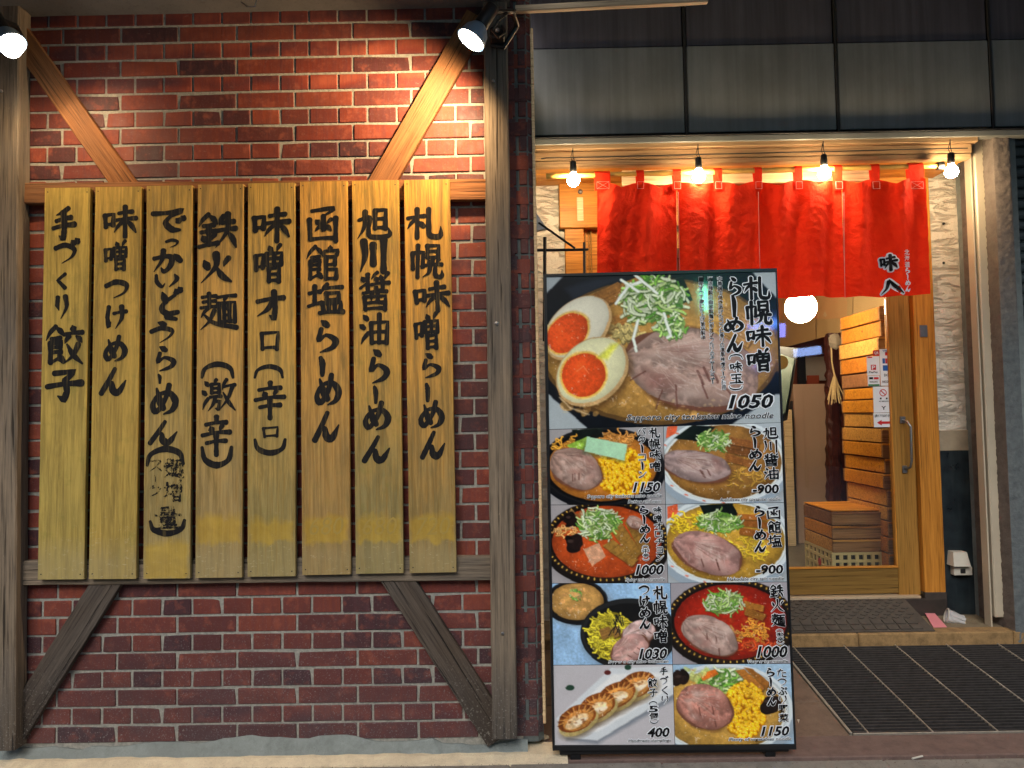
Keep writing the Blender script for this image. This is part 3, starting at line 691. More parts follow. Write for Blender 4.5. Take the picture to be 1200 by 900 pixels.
# ------------------------------------------------------------------ soffit over the wall
tag(MB().box((-6, 1.35, 2.978), (.0, 3.9, 3.25)).build('ceiling_soffit', M['soffit']), kind='structure')
tag(MB().box((.003, 1.35, 3.60), (6, 4.6, 3.9)).build('ceiling_over_entrance', M['soffit']), kind='structure')
p = atY(604, 9, 2.90); q = atY(830, 1, 2.90)
tag(beam('ceiling_trim', M['cream_wood'], p+Vector((0, 0, .0)), q+Vector((0, 0, .012)), .026, .03, None, n=6), kind='structure')
# small hook under the soffit
hk = atY(290, 8, 2.80); MB().tube([hk+Vector((-.03, .02, .03)), hk, hk+Vector((.03, 0, .0)), hk+Vector((.04, 0, .04))], .003, 6).build('hook', M['steel'], tag(empty('ceiling_hook', hk), 'small bent wire hook at the soffit edge above the brick wall', 'hook'))

# ------------------------------------------------------------------ spot lamps
def spot(aim_px, rim_px, body_px, Y, label, energy, bigr):
    rim = atY(*rim_px, Y); body = atY(*body_px, Y+.02); ax = (rim-body).normalized()
    target = atY(*aim_px, WY)
    root = empty('spot_lamp', body, label, 'lamp')
    MB().lathe(rim, -ax, [(-.002, bigr), (0, bigr+.002), (.012, bigr*.97), (.040, bigr*.84), (.062, bigr*.55), (.066, bigr*.45)], 28).build('shade', M['blue_metal'], root, smooth=True)
    MB().lathe(rim, -ax, [(.058, bigr*.46), (.060, bigr*.50), (.068, bigr*.52), (.15, bigr*.5), (.155, bigr*.45)], 24, (True, True)).build('socket', M['black_metal'], root, smooth=True)
    MB().lathe(rim, -ax, [(.006, bigr*.90), (.010, bigr*.5), (.012, .0005)], 28).build('lit_reflector', M['spot_face'], root, smooth=True)
    l = bpy.data.lights.new('spot', 'SPOT'); l.energy = energy; l.color = (1, .66, .34); l.spot_size = math.radians(138); l.spot_blend = .9; l.shadow_soft_size = bigr*.5
    lo = bpy.data.objects.new('spot_light', l); COL.objects.link(lo); lo.parent = root; WO[lo] = rim
    lo.location = rim+ax*.015-body; lo.rotation_mode = 'QUATERNION'; lo.rotation_quaternion = (target-rim).normalized().to_track_quat('-Z', 'Y')
    return root
sr = spot((430, 190), (552, 47), (580, 4), 2.60, 'blue-grey clamp spot lamp lit at the top of the right post', 68, .053)
b0 = atY(588, 30, 2.82)
MB().tube([b0, atY(592, 38, 2.70), atY(584, 44, 2.66), atY(577, 36, 2.66), atY(584, 24, 2.66), atY(594, 16, 2.70), atY(604, 12, 2.78)], .0045, 8).build('cable', M['black_metal'], sr)
MB().tube([atY(572, 14, 2.63), atY(600, 14, 2.74), atY(606, 30, 2.84), atY(590, 55, 2.85), atY(575, 52, 2.85)], .011, 8).build('clamp_arm', M['black_metal'], sr)
MB().box(atY(574, 30, 2.79), atY(592, 54, 2.86), .006).build('clamp', M['black_metal'], sr)
MB().lathe(atY(583, 36, 2.785), (0, -1, 0), [(0, .008), (.01, .008), (.014, .004)], 10, (True, True)).build('wing_screw', M['steel'], sr)
sl_ = spot((70, 190), (14, 52), (-4, 22), 2.60, 'lit clamp spot lamp at the top left corner of the brick wall', 56, .048)
MB().sphere(atY(13, 56, 2.58), .034, 18, 12).build('bulb', emit('left_lamp_bulb', (1, .92, .8), 25), sl_, smooth=True)
MB().tube([atY(-8, 20, 2.62), atY(18, 30, 2.74), atY(26, 44, 2.84), atY(16, 62, 2.86)], .010, 8).build('clamp_arm', M['black_metal'], sl_)

# ------------------------------------------------------------------ storefront above the doorway
EYF = 3.90
fas = empty('fascia', (1.3, EYF, 2.77), 'dark grey metal fascia of large panels above the restaurant doorway', 'fascia')
jx = [622, 805, 983, 1164.5, 1345, 1525, 1705]
for a, b in zip(jx, jx[1:]):
    xa, xb = atY(a, 155, EYF).x, atY(b, 155, EYF).x
    zs_ = atY(900, 51.5, EYF).z; zb_ = atY(900, 156, EYF).z
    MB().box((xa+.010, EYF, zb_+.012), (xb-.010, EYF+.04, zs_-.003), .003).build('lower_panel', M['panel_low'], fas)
    MB().box((xa+.012, EYF+.006, zs_+.002), (xb-.012, EYF+.04, 3.6), .003).build('upper_panel', M['panel_high_shaded'], fas)
box('backing', M['joint'], (-.2, EYF+.03, zb_-.01), (5.2, EYF+.1, 3.6), 0, fas)
for a in jx[1:4]:
    xa = atY(a, 155, EYF).x; MB().box((xa-.007, EYF-.004, zb_), (xa+.007, EYF+.03, 3.6), .002).build('joint_strip', M['joint'], fas)
zf1 = atY(900, 164.5, EYF-.03).z; zf0 = atY(900, 157.5, EYF-.03).z
MB().box((-.2, EYF-.03, zf1), (5.2, EYF+.02, zf0), .003).build('flashing', plain('flashing_metal', lin((116,118,116)), .4, .15, 8), fas)
MB().box((-.2, EYF-.035, zf0), (5.2, EYF+.02, zf0+.008), .002).build('joint_strip', M['joint'], fas)
head = empty('door_header', (1.1, EYF, 2.6), 'cream painted wooden header beam running above the red curtain', 'beam')
XR = atY(1140, 180, EYF).x
hz = lambda y: atY(900, y, EYF).z
MB().box((-.05, EYF-.02, hz(172)), (XR+.02, EYF+.05, hz(165.3)), .003).build('upper_moulding', M['header_wood'], head)
MB().box((-.05, EYF+.005, hz(183)), (XR+.0, EYF+.05, hz(172.4)), .003).build('face_board', M['header_wood'], head)
MB().box((-.05, EYF+.0, hz(190)), (XR-.01, EYF+.05, hz(184)), .003).build('lower_moulding', M['header_wood'], head)
can = empty('canopy_board', (1.1, 4.0, hz(190)), 'orange wooden soffit board under the cream header', 'board')
for j in range(4): MB().box((-.05, EYF+.052+j*.1, hz(189)), (XR-.02, EYF+.148+j*.1, hz(189)+.02), .002).build('plank', M['honey'], can)
zc = hz(189)
tag(box('pale_board', M['pale_wood'], (ipx(729, 4.0, 207), 4.0, atY(900, 214, 4.0).z), (ipx(1019, 4.0, 207), 4.02, zc-.001), .002), 'pale flat board hanging behind the bamboo curtain pole', 'board')
tag(box('lintel', M['honey'], (ipx(655, 4.2, 210), 4.215, atY(900, 262, 4.2).z), (ipx(1087, 4.2, 210), 4.30, atY(900, 203, 4.2).z), .004), 'honey coloured wooden lintel behind the top of the red curtain', 'beam')

# ------------------------------------------------------------------ entrance shell
DY = 4.25; Z1 = .150; ZS = .25
xl_ = ipx(661, DY, 260); xpo0, xpo1 = ipx(1067, DY, 350), ipx(1092.5, DY, 350); xco = ipx(1127, DY, 310)
wl = empty('plaster_wall', (.2, DY, 0), 'rough white plaster wall strip left of the curtain behind the hanging bracket', 'wall')
box('plaster', M['white_wall'], (-.3, DY, 0), (xl_, DY+.1, 3.6), 0, wl)
zst = atY(1120, 504, DY).z; zst2 = atY(1120, 528, DY).z
wr = empty('doorway_side_wall', (2.4, DY, 0), 'cracked white plaster wall with dark lower tiles right of the door', 'wall')
def grid_wall(a, b, z0, z1, fn, nx, nz, mat, name, parent, amp):
    vs = []; fs = []
    for i in range(nx+1):
        for j in range(nz+1):
            p = Vector(a).lerp(Vector(b), i/nx); p.z = z0+(z1-z0)*j/nz; nrm = fn; e = 0 if i in (0, nx) else 1
            vs.append(p+nrm*random.uniform(0, amp)*e)
    for i in range(nx):
        for j in range(nz): fs.append((i*(nz+1)+j, (i+1)*(nz+1)+j, (i+1)*(nz+1)+j+1, i*(nz+1)+j+1))
    return MB().add(vs, fs).build(name, mat, parent, smooth=True)
grid_wall((xpo1, DY, 0), (xco, DY, 0), zst, 3.6, Vector((0, -1, 0)), 10, 160, M['white_wall'], 'plaster', wr, .005)
grid_wall((xco, DY, 0), (xco, 3.93, 0), zst, 3.6, Vector((-1, 0, 0)), 14, 160, M['white_wall'], 'side_plaster', wr, .005)
box('wall_core', M['fillet'], (xpo1, DY+.01, 0), (xco+.12, DY+.15, 3.6), 0, wr)
box('side_core', M['fillet'], (xco+.01, 3.93, 0), (xco+.12, DY+.009, 3.6), 0, wr)
box('trim_band', plain('beige_band', lin((150,138,118)), .6, .2, 10), (xpo1, DY-.012, zst2), (xco-.012, DY+.008, zst), .002, wr)
box('trim_band', plain('brown_band', lin((140,104,66)), .6, .2, 10), (xco-.012, 3.94, zst2), (xco+.008, DY-.013, zst), .002, wr)
box('dark_tile', M['tile_dark'], (xpo1, DY-.010, Z1-.05), (xco-.010, DY+.008, zst2-.001), .001, wr)
box('dark_tile', M['tile_dark'], (xco-.010, 3.94, Z1-.05), (xco+.008, DY-.011, zst2-.001), .001, wr)
for y_, z_ in ((0, 0), (1, 1)):
    p = atY(1106, 262+y_*46, DY-.006); MB().lathe(p+Vector((0, .004, 0)), (0, -1, 0), [(0, .008), (.008, .006), (.010, .002)], 8, (False, True)).build('screw', M['black_metal'], wr)
# aluminium shutter guide, rough pillar, roller shutter
gd = empty('shutter_guide', (2.3, 3.99, Z1), 'cream aluminium shutter guide rail beside the rough pillar', 'rail')
gx0, gx1 = ipx(1144, 3.99, 300), ipx(1158, 3.99, 300)
MB().box((gx0+.012, 3.985, Z1+.05), (gx1, 4.04, 2.80), .006).build('rail', M['alu'], gd)
MB().box((gx0-.006, 3.995, Z1), (gx0+.002, 4.05, 2.80), .001).build('edge_strip', M['alu'], gd)
MB().box((gx0+.002, 4.02, Z1), (gx0+.012, 4.05, 2.80)).build('groove', M['joint'], gd)
pil = empty('concrete_pillar', (2.55, 3.9, Z1-.05), 'rough concrete pillar between the doorway and the roller shutter', 'pillar')
px0, px1 = atY(1165, 200, EYF).x, atY(1184.5, 200, EYF).x
def pillar_mat():
    k = NT('pillar_render'); co = k.coord('World'); n = k.noise(co, 28, 6, .75); z = k.sep(co)[2]
    c1 = k.ramp(n, [(.3, lin((96,86,80))), (.7, lin((146,132,122)))]); c2 = k.ramp(n, [(.3, lin((78,84,88))), (.7, lin((108,116,118)))])
    return k.out(k.mix(k.maprange(z, 2.2, 1.6), c1, c2), .9, n, 1.0, .008)
grid_wall((px0, EYF, 0), (px1, EYF, 0), Z1-.06, 2.79, Vector((0, -1, 0)), 8, 220, pillar_mat(), 'front_face', pil, .006)
grid_wall((px0, 4.2, 0), (px0, EYF, 0), Z1-.06, 2.79, Vector((-1, 0, 0)), 10, 220, M['plaster_far'], 'side_face', pil, .006)
box('core', M['fillet'], (px0+.004, EYF+.004, Z1-.06), (px1, 4.3, 2.79), 0, pil)
shu = empty('roller_shutter', (2.9, 3.98, .1), 'dark green-grey roller shutter at the right edge', 'shutter')
sm = plain('shutter_paint', lin((62,74,76)), .4, .2, 10, .2)
pit = 12.6*3.98/F_PX; zz = Z1-.02; sme = None
while zz < 2.78:
    if sme is None:
        prof = [(0, 0), (-.010, .006), (-.015, pit*.35), (-.013, pit*.7), (-.004, pit-.006), (.004, pit-.002)]
        vs = [(x, y, z) for x in (0, 2.6) for y, z in prof]; n_ = len(prof)
        sme = MB().add(vs, [(i, i+1, n_+i+1, n_+i) for i in range(n_-1)]).mesh('shutter_slat', sm)
    link('slat', sme, shu, (px1-.02, 3.985, zz)); zz += pit
box('shutter_back', M['joint'], (px1-.02, 3.992, 0), (px1+2.58, 4.05, 2.8), 0, shu)

# ------------------------------------------------------------------ entry floor: street sill, ramp grate, step, floor, mat
def ramp_z(Y): return (Y-3.07)*(.100/.83)
Yb = 3.90
def sheet(name, mat, x0, x1, y0, y1, up, th=.04, b=.003, parent=None):
    mb = MB().box((x0, y0, -th), (x1, y1, 0), b); mb.v = [(x, y, z+ramp_z(min(y, Yb))+up) for x, y, z in mb.v]
    return mb.build(name, mat, parent)
XE = 3.7
tag(box('entrance_base', M['pavement'], (.07, 3.32, -.3), (XE, 4.24, .0), 0), kind='structure')
gx = 1.335
box_ = tag(box('entrance_sill', M['sill_pink'], (.07, WY-.075, -.2), (XE, 3.052, .002), .004), kind='structure')
pv = empty('ramp_paving', (.8, 3.4, 0)); pv['kind'] = 'structure'
for j, (ya, yb_) in enumerate(((3.056, 3.33), (3.334, 3.60), (3.604, 3.895))):
    for (xa, xb) in ((.07, .66), (.664, gx-.012)): sheet('paving_slab', M['paving_pink'], xa, xb, ya, yb_, random.uniform(-.001, .001), parent=pv)
gr = empty('floor_grate', (2.4, 3.1, 0), 'black steel floor grate of thin bars sloping up to the doorstep', 'grate')
GX1 = 3.68; nb = 34
bx0, bx1 = gx+.012, GX1
ya, yb_ = 3.075, 3.885
bar = MB().box((0, -.0035, -.03), (bx1-bx0, .0035, 0), .001).mesh('bar', M['dark_steel'])
for j in range(nb):
    y = ya+.012+(yb_-ya-.024)*j/(nb-1); link('bar', bar, gr, (bx0, y, ramp_z(y)))
def slope_bar(name, x0, x1, mat, up, th):
    mb = MB().box((x0, ya, -th), (x1, yb_, 0), .001); mb.v = [(x, y, z+ramp_z(y)+up) for x, y, z in mb.v]; return mb.build(name, mat, gr)
slope_bar('frame_side', gx-.006, gx+.006, M['worn_steel'], .002, .05)
box('frame_front', M['worn_steel'], (gx+.007, ya-.010, -.04), (GX1, ya-.002, ramp_z(ya)+.002), .001, gr)
x = 1.405
while x < GX1: slope_bar('cross_rod', x-.0032, x+.0032, M['worn_steel'], .0022, .01); x += .2625
tag(sheet('drain_pit', M['dark_pit'], gx-.01, GX1, 3.06, 3.896, -.07, .06), kind='structure')
st = empty('door_step', (1.9, 3.9, .1)); st['kind'] = 'structure'
xs_ = [.07, .9, 1.75, 2.55, XE]
for a, b in zip(xs_, xs_[1:]): MB().box((a+.002, 3.897, .0), (b-.001, 3.99, Z1+.004), .006).build('step_stone', M['step_edge'], st)
tag(box('entry_floor', M['entry_floor'], (.07, 3.992, 0), (2.75, 4.26, Z1), .002), kind='structure')
tag(box('door_sill', plain('dark_sill', lin((52,46,42)), .5), (.9, 4.225, .1), (xpo1+.0, 4.32, ZS-.004), .004), kind='structure')

# rubber ramp mat
mat_ = empty('rubber_ramp_mat', (1.6, 4.05, Z1), 'grey-brown rubber ramp mat with raised lozenges on the doorstep', 'mat')
ry0, ry1, rz0, rz1 = 3.915, 4.215, Z1+.010, ZS+.002
rm = plain('rubber', lin((74,68,62)), .75, .25, 20, bump=.4)
xR = atY(1094, 741, 3.93).x
S = lambda x, t, u=0: Vector((x, ry0+(ry1-ry0)*t, rz0+(rz1-rz0)*t)) + Vector((0, -.33, .94))*u
mb = MB(); 
mb.add([S(.9, 0), S(xR, 0), S(xR, 1), S(.9, 1), S(.9, 0, -.012), S(xR, 0, -.012), S(xR, 1, -.012), S(.9, 1, -.012)], [(0,1,2,3), (4,5,1,0), (1,5,6,2), (7,4,0,3)])
mb.build('mat_sheet', rm, mat_)
padl = MB().prism([(-.026, -.02, 0), (.026, -.02, 0), (.026, .02, 0), (-.026, .02, 0)], (0, 0, .006)).mesh('pad', rm)
tilt = Matrix.Rotation(math.atan2(rz1-rz0, ry1-ry0), 4, 'X').to_quaternion()
x = 1.02; 
while x < xR-.03:
    for r_ in range(2): link('pad', padl, mat_, S(x, .10+.16*r_), tilt)
    x += .062
dia = MB().prism([(-.020, 0, 0), (0, -.011, 0), (.020, 0, 0), (0, .011, 0)], (0, 0, .005)).mesh('lozenge', rm)
for r_ in range(7):
    x = 1.02+(r_ % 2)*.031
    while x < xR-.02: link('lozenge', dia, mat_, S(x, .40+.092*r_), tilt); x += .062

# litter by the tiled wall
pk = empty('pink_paper', atZ(1085, 722, Z1), 'pink paper strip lying at the edge of the rubber mat', 'paper')
a, b, c, d = [atZ(x, y, Z1+.004) for x, y in ((1073, 711), (1090, 711), (1110, 735), (1094, 735.5))]
m1 = a.lerp(d, .45)+Vector((.012, 0, .012)); m2 = b.lerp(c, .45)+Vector((-.012, 0, .010))
MB().add([a+Vector((0, 0, .02)), b+Vector((0, 0, .014)), m2, m1, c, d], [(0,1,2,3), (3,2,4,5)]).build('paper_sheet', plain('pink_paper', lin((222,140,150)), .7, .05), pk)
cup = empty('plastic_cup', atZ(1118, 726, Z1), 'crumpled clear plastic cup lying on the entry floor by the dark tiles', 'cup')
def clear():
    k = NT('clear_plastic'); tr = k.n('BsdfTransparent'); mx = k.n('MixShader'); mx.inputs[0].default_value = .42
    k.b.inputs['Base Color'].default_value = (.75, .78, .82, 1); k.b.inputs['Roughness'].default_value = .15
    k.l(tr.outputs[0], mx.inputs[1]); k.l(k.b.outputs[0], mx.inputs[2]); k.l(mx.outputs[0], k.t.nodes['Material Output'].inputs[0]); return k.m
M['clear'] = clear()
c0 = atZ(1112, 722, Z1+.035); axc = Vector((.9, -.25, -.25)).normalized()
cm = MB().lathe(c0, axc, [(-.01, .037), (-.008, .040), (-.004, .036), (.02, .033), (.05, .026), (.075, .024), (.076, .001)], 20)
cm.v = [(x+random.uniform(-.003, .003), y+random.uniform(-.003, .003), z+random.uniform(-.003, .003)) for x, y, z in cm.v]
cm.build('cup_body', M['clear'], cup)
MB().lathe(c0-axc*.012, axc, [(-.003, .036), (0, .041), (.003, .036)], 20).build('cup_rim', M['plastic_white'], cup)
ob = empty('outlet_box', atY(1128, 672, DY-.01), 'small beige weatherproof socket box on the dark tiles', 'socket')
pc = [atY(1117, 647, DY-.06), atY(1133, 647, DY-.06), atY(1138, 664, DY-.08), atY(1118, 664, DY-.08)]
MB().prism(pc, (0, .07, 0)).build('cover', M['plastic_white'], ob)
MB().box(atY(1118, 664.5, DY-.05), atY(1135, 672.5, DY-.011), .003).build('back_box', M['plastic_white'], ob)
MB().box(atY(1126, 667, DY-.055), atY(1131, 671.5, DY-.049), .001).build('socket_hole', M['joint'], ob)
tag(MB().prism([atZ(934, 845, .006), atZ(938, 842, .006), atZ(936, 849, .006)], (0, 0, .008)).build('paper_scrap', M['plastic_white']), 'tiny white paper scrap beside the foot of the menu sign', 'litter')
tag(MB().tube([atZ(1069, 889, .006), atZ(1081, 886, .006)], .0035, 8).build('cigarette_end', M['plastic_white']), 'pale cigarette end lying on the pavement below the grate', 'litter')
tag(MB().tube([atZ(534, 889, .006), atZ(539, 893, .006)], .0035, 8).build('cigarette_end', M['plastic_white']), 'small cigarette end on the pavement in front of the brick wall', 'litter')
tag(MB().add([atZ(x, y, z) for x, y, z in ((0, 886, .006), (5, 883, .014), (9, 886, .008), (4, 890, .006))], [(0,1,2,3)]).build('dry_leaf', plain('dry_leaf', lin((170,96,50)), .8)), 'dry orange leaf on the pavement at the lower left', 'leaf')

# ------------------------------------------------------------------ sliding door
dr = empty('sliding_door', (1.7, DY, ZS), 'honey coloured wooden sliding door with a clear glass pane and steel handle', 'door')
s0, s1 = ipx(1041.5, DY, 350), ipx(1066.5, DY, 350); zk0, zk1 = atY(1000, 697, DY).z, atY(1000, 667, DY).z
dl = ipx(735, DY, 400)
beam('stile', M['honey_dull'], ((s0+s1)/2, DY+.015, ZS+.01), ((s0+s1)/2, DY+.015, 2.35), s1-s0, .035, dr, b=.002, rough=.0003)
beam('stile', M['honey_dull'], (dl-.05, DY+.015, ZS+.01), (dl-.05, DY+.015, 2.35), .1, .035, dr, b=.002, rough=.0003)
beam('kick_rail', M['rail_wood'], (dl, DY+.018, (zk0+zk1)/2), (s0-.001, DY+.018, (zk0+zk1)/2), zk1-zk0, .03, dr, b=.002, rough=.0003)
beam('glazing_bead', M['honey'], (dl, DY+.012, zk1+.006), (s0, DY+.012, zk1+.006), .009, .03, dr, b=.001, rough=.0002)
beam('glazing_bead', M['honey'], (s0-.004, DY+.012, zk1+.012), (s0-.004, DY+.012, 2.3), .008, .03, dr, b=.001, rough=.0002)
beam('top_rail', M['honey_dull'], (dl, DY+.018, 2.32), (s0-.001, DY+.018, 2.32), .1, .03, dr, b=.002, rough=.0003)
box('glass_pane', M['glass'], (dl, DY+.030, zk1), (s0-.008, DY+.034, 2.27), 0, dr)
hb = atY(1057.5, 492, DY+.012); hb2 = atY(1060, 550, DY+.012)
MB().box(hb+Vector((-.016, -.006, -.02)), hb+Vector((.016, .002, .02)), .003).build('handle_plate', M['steel'], dr)
MB().box(hb2+Vector((-.014, -.006, -.022)), hb2+Vector((.014, .002, .022)), .003).build('handle_plate', M['steel'], dr)
MB().tube([hb, hb+Vector((.006, -.04, -.01)), hb+Vector((.020, -.05, -.04)), hb2+Vector((.016, -.05, .05)), hb2+Vector((.010, -.045, .015)), hb2], .007, 10).build('handle', M['steel'], dr, smooth=True)
jamb = beam('door_jamb', M['honey'], ((xpo0+xpo1)/2, DY-.02, ZS+.03), ((xpo0+xpo1)/2, DY-.02, 3.0), xpo1-xpo0-.006, .06, None, b=.003, rough=.0003)
WO[jamb] = Vector(jamb.location); tag(jamb, 'honey coloured wooden door post with a square lock plate, right of the sliding door', 'post')
for w_ in [jamb]:
    p = atY(1082, 388, DY-.021); lp = MB().box(p+Vector((-.022, -.004, -.034)), p+Vector((.022, 0, .034)), .003)
    me = lp.mesh('lock_plate', M['steel'], WO[jamb]); o = bpy.data.objects.new('lock_plate', me); COL.objects.link(o)
    o.parent = jamb; o.matrix_parent_inverse = jamb.rotation_quaternion.inverted().to_matrix().to_4x4()
tag(box('jamb_foot', plain('dark_base', lin((58,52,48)), .6), (xpo0, DY-.024, ZS-.09), (xpo1-.002, DY+.0, ZS+.03), .003), 'dark skirting block at the foot of the right door post', 'block')
tag(box('door_track', M['cream_wood'], (1.2, DY-.022, ZS-.003), (xpo0-.02, DY+.05, ZS+.010), .002), 'pale metal door track across the top of the rubber mat', 'track')
# left side of the doorway: post, moulded panel, sensor
lp_ = empty('door_post', (.4, DY, ZS), 'orange wooden door post left of the red curtain', 'post')
box('post_face', M['honey'], (ipx(661, DY, 260)+.002, DY-.02, 0), (ipx(683.5, DY, 260), DY+.08, 3.3), .003, lp_)
pn_ = empty('moulded_door_panel', (.5, DY, ZS), 'orange wooden panel with stepped mouldings left of the curtain', 'panel')
x0_ = ipx(684, DY, 260)
box('panel_board', M['honey'], (x0_, DY+.03, 0), (dl-.1, DY+.08, 3.3), .002, pn_)
for j, (dx_, y_) in enumerate(((.008, .024), (.026, .018), (.040, .012))):
    MB().box((x0_+dx_, DY+y_, 1.95), (x0_+dx_+.006, DY+.03, 2.62-dx_), .001).build('moulding', M['honey_dull'], pn_)
    MB().box((x0_+dx_, DY+y_, 1.95-.02+j*.008), (x0_+.2, DY+.03, 1.955-.02+j*.008), .001).build('moulding', M['honey_dull'], pn_)
MB().box((x0_+.01, DY+.02, 1.745), (x0_+.2, DY+.031, 1.765), .001).build('dark_gap', M['joint'], pn_)
sn = empty('door_sensor', atY(680, 240, DY-.02), 'slim cream sensor box and knob on the orange door post', 'sensor')
MB().box(atY(676.5, 259, DY-.04), atY(683, 232, DY-.0205), .003).build('sensor_body', M['pale_wood'], sn)
MB().sphere(atY(680, 225, DY-.03), .016, 12, 8).build('knob', M['steel'], sn, smooth=True)
tag(MB().box(atY(682.5, 207, DY-.10), atY(687, 192.5, DY-.02), .002).build('grey_junction_box', M['steel']), 'narrow grey metal box on the orange beam above the left door post', 'box')

# iron hanger bracket left of the curtain
BK = 3.30
ib = empty('iron_bracket', atY(640, 320, BK), 'black wrought iron bracket with a diagonal stay behind the menu sign', 'bracket')
t = lambda *pts, r=.006: MB().tube([atY(x, y, BK) for x, y in pts], r, 6)
t((638.5, 278), (638, 400), r=.008).build('upright', M['black_metal'], ib); t((684.5, 284), (685, 345)).build('upright', M['black_metal'], ib)
t((622, 293.5), (689.5, 292.5)).build('cross_bar', M['black_metal'], ib); t((631, 261), (674, 291), r=.005).build('stay', M['black_metal'], ib)
MB().prism([atY(628, 249, BK), atY(641, 268, BK), atY(628, 270, BK)], (0, .03, 0)).build('plate', M['steel'], ib)

# ------------------------------------------------------------------ pendant bulbs
def bulb_make(root_loc):
    root = empty('pendant_bulb', root_loc)
    z = lambda h: root_loc+Vector((0, 0, h))
    MB().tube([z(.165), z(.12), z(.10)+Vector((.006, 0, 0)), z(.085)], .0022, 6).build('wire', M['black_metal'], root)
    MB().tube([z(.16), z(.115)+Vector((-.012, 0, 0)), z(.085)], .0018, 6).build('wire', M['black_metal'], root)
    MB().lathe(z(.095), (0, 0, -1), [(0, .010), (.006, .016), (.045, .018), (.062, .016)], 14, (True, True)).build('socket', M['black_metal'], root, smooth=True)
    MB().lathe(z(.036), (0, 0, -1), [(0, .014), (.012, .018), (.026, .029), (.045, .033), (.062, .026), (.072, .013), (.075, .0005)], 20).build('bulb', M['bulb'], root, smooth=True)
    return root
BX = [(672, 210), (819, 205.5), (966, 202), (1115, 200)]
BL = ['leftmost of four bare pendant bulbs, in front of the white plaster and orange post',
      'second bare pendant bulb from the left, above the left half of the red curtain',
      'third bare pendant bulb from the left, above the right half of the red curtain',
      'rightmost bare pendant bulb, hanging past the right end of the red curtain']
first = None
for (x, y), lb in zip(BX, BL):
    loc = atY(x, y, 3.80)
    if first is None: first = bulb_make(loc); o = first
    else:
        off = loc-WO[first]; o = first.copy(); COL.objects.link(o); o.location = loc; WO[o] = loc
        for ch in [k for k in list(WO) if k.parent == first]:
            c = ch.copy(); COL.objects.link(c); c.parent = o; WO[c] = loc
    tag(o, lb, 'light bulb', 'bare bulbs hanging over the doorway')
lwire = empty('lamp_cable', atY(650, 186, 3.86), 'thin dark cable along the header linking the hanging bulbs', 'cable')
MB().tube([atY(x, y, 3.868) for x, y in ((634, 186), (640, 185), (670, 184.6), (820, 181), (967, 177.5), (1110, 174), (1134, 173.6))], .003, 6).build('cable', M['black_metal'], lwire)

# ------------------------------------------------------------------ noren curtain
NY = 3.84
pole = empty('curtain_pole', atY(880, 200, NY), 'bamboo pole carrying the red curtain', 'pole')
pa, pb = atY(640, 206.5, NY), atY(1098, 194.5, NY)
pts = [pa.lerp(pb, i/40) for i in range(41)]; rr = [.0125+(.002 if i % 6 == 0 else 0) for i in range(41)]
MB().tube(pts, rr, 12).build('bamboo', plain('bamboo', lin((192,150,74)), .4, .2, 12), pole, smooth=True)
MB().lathe(pb, (1, 0, .02), [(0, .02), (.03, .022), (.034, .012)], 14, (True, True)).build('end_cap', M['black_metal'], pole)
nor = empty('noren_curtain', atY(890, 350, NY), 'red four-panel cloth curtain with black and white lettering over the doorway', 'curtain')
splits = [699.5, 793.5, 888, 987, 1083]; bots = [699, 795, 890, 990, 1086.5]
tabs = [(706, 18), (750, 9), (793, 9.5), (841, 9), (888, 9), (935, 9), (981.5, 9.5), (1025, 10), (1072.5, 18)]
poleZ = lambda X: pa.z+(pb.z-pa.z)*(X-pa.x)/(pb.x-pa.x)
def fold(X, s, seed): 
    return (math.sin(X*17+seed)*.020+math.sin(X*33+seed*2.3+s*1.3)*.016+math.sin(X*9.3+seed*.7)*.014+math.sin(X*58+seed+s*3)*.005)*(.45+.55*s)
NZ, NX = 120, 84
from mathutils import noise as mnoise
def crumple(X, z, sd):
    q = Vector((X, z, sd)); n1 = mnoise.fractal(q*7, 1.0, 2.0, 3); w_ = mnoise.noise(q*5)*.03
    n2 = 1-abs(mnoise.noise(Vector((X*16+z*9+w_*60, z*11-X*5, sd+3)))); n3 = 1-abs(mnoise.noise(Vector((X*26-z*20, z*24+X*9, sd+9))))
    return n1*.003+n2*.0065+n3*.0036
tabX = [atY(x, 215, NY).x for x, w in tabs]
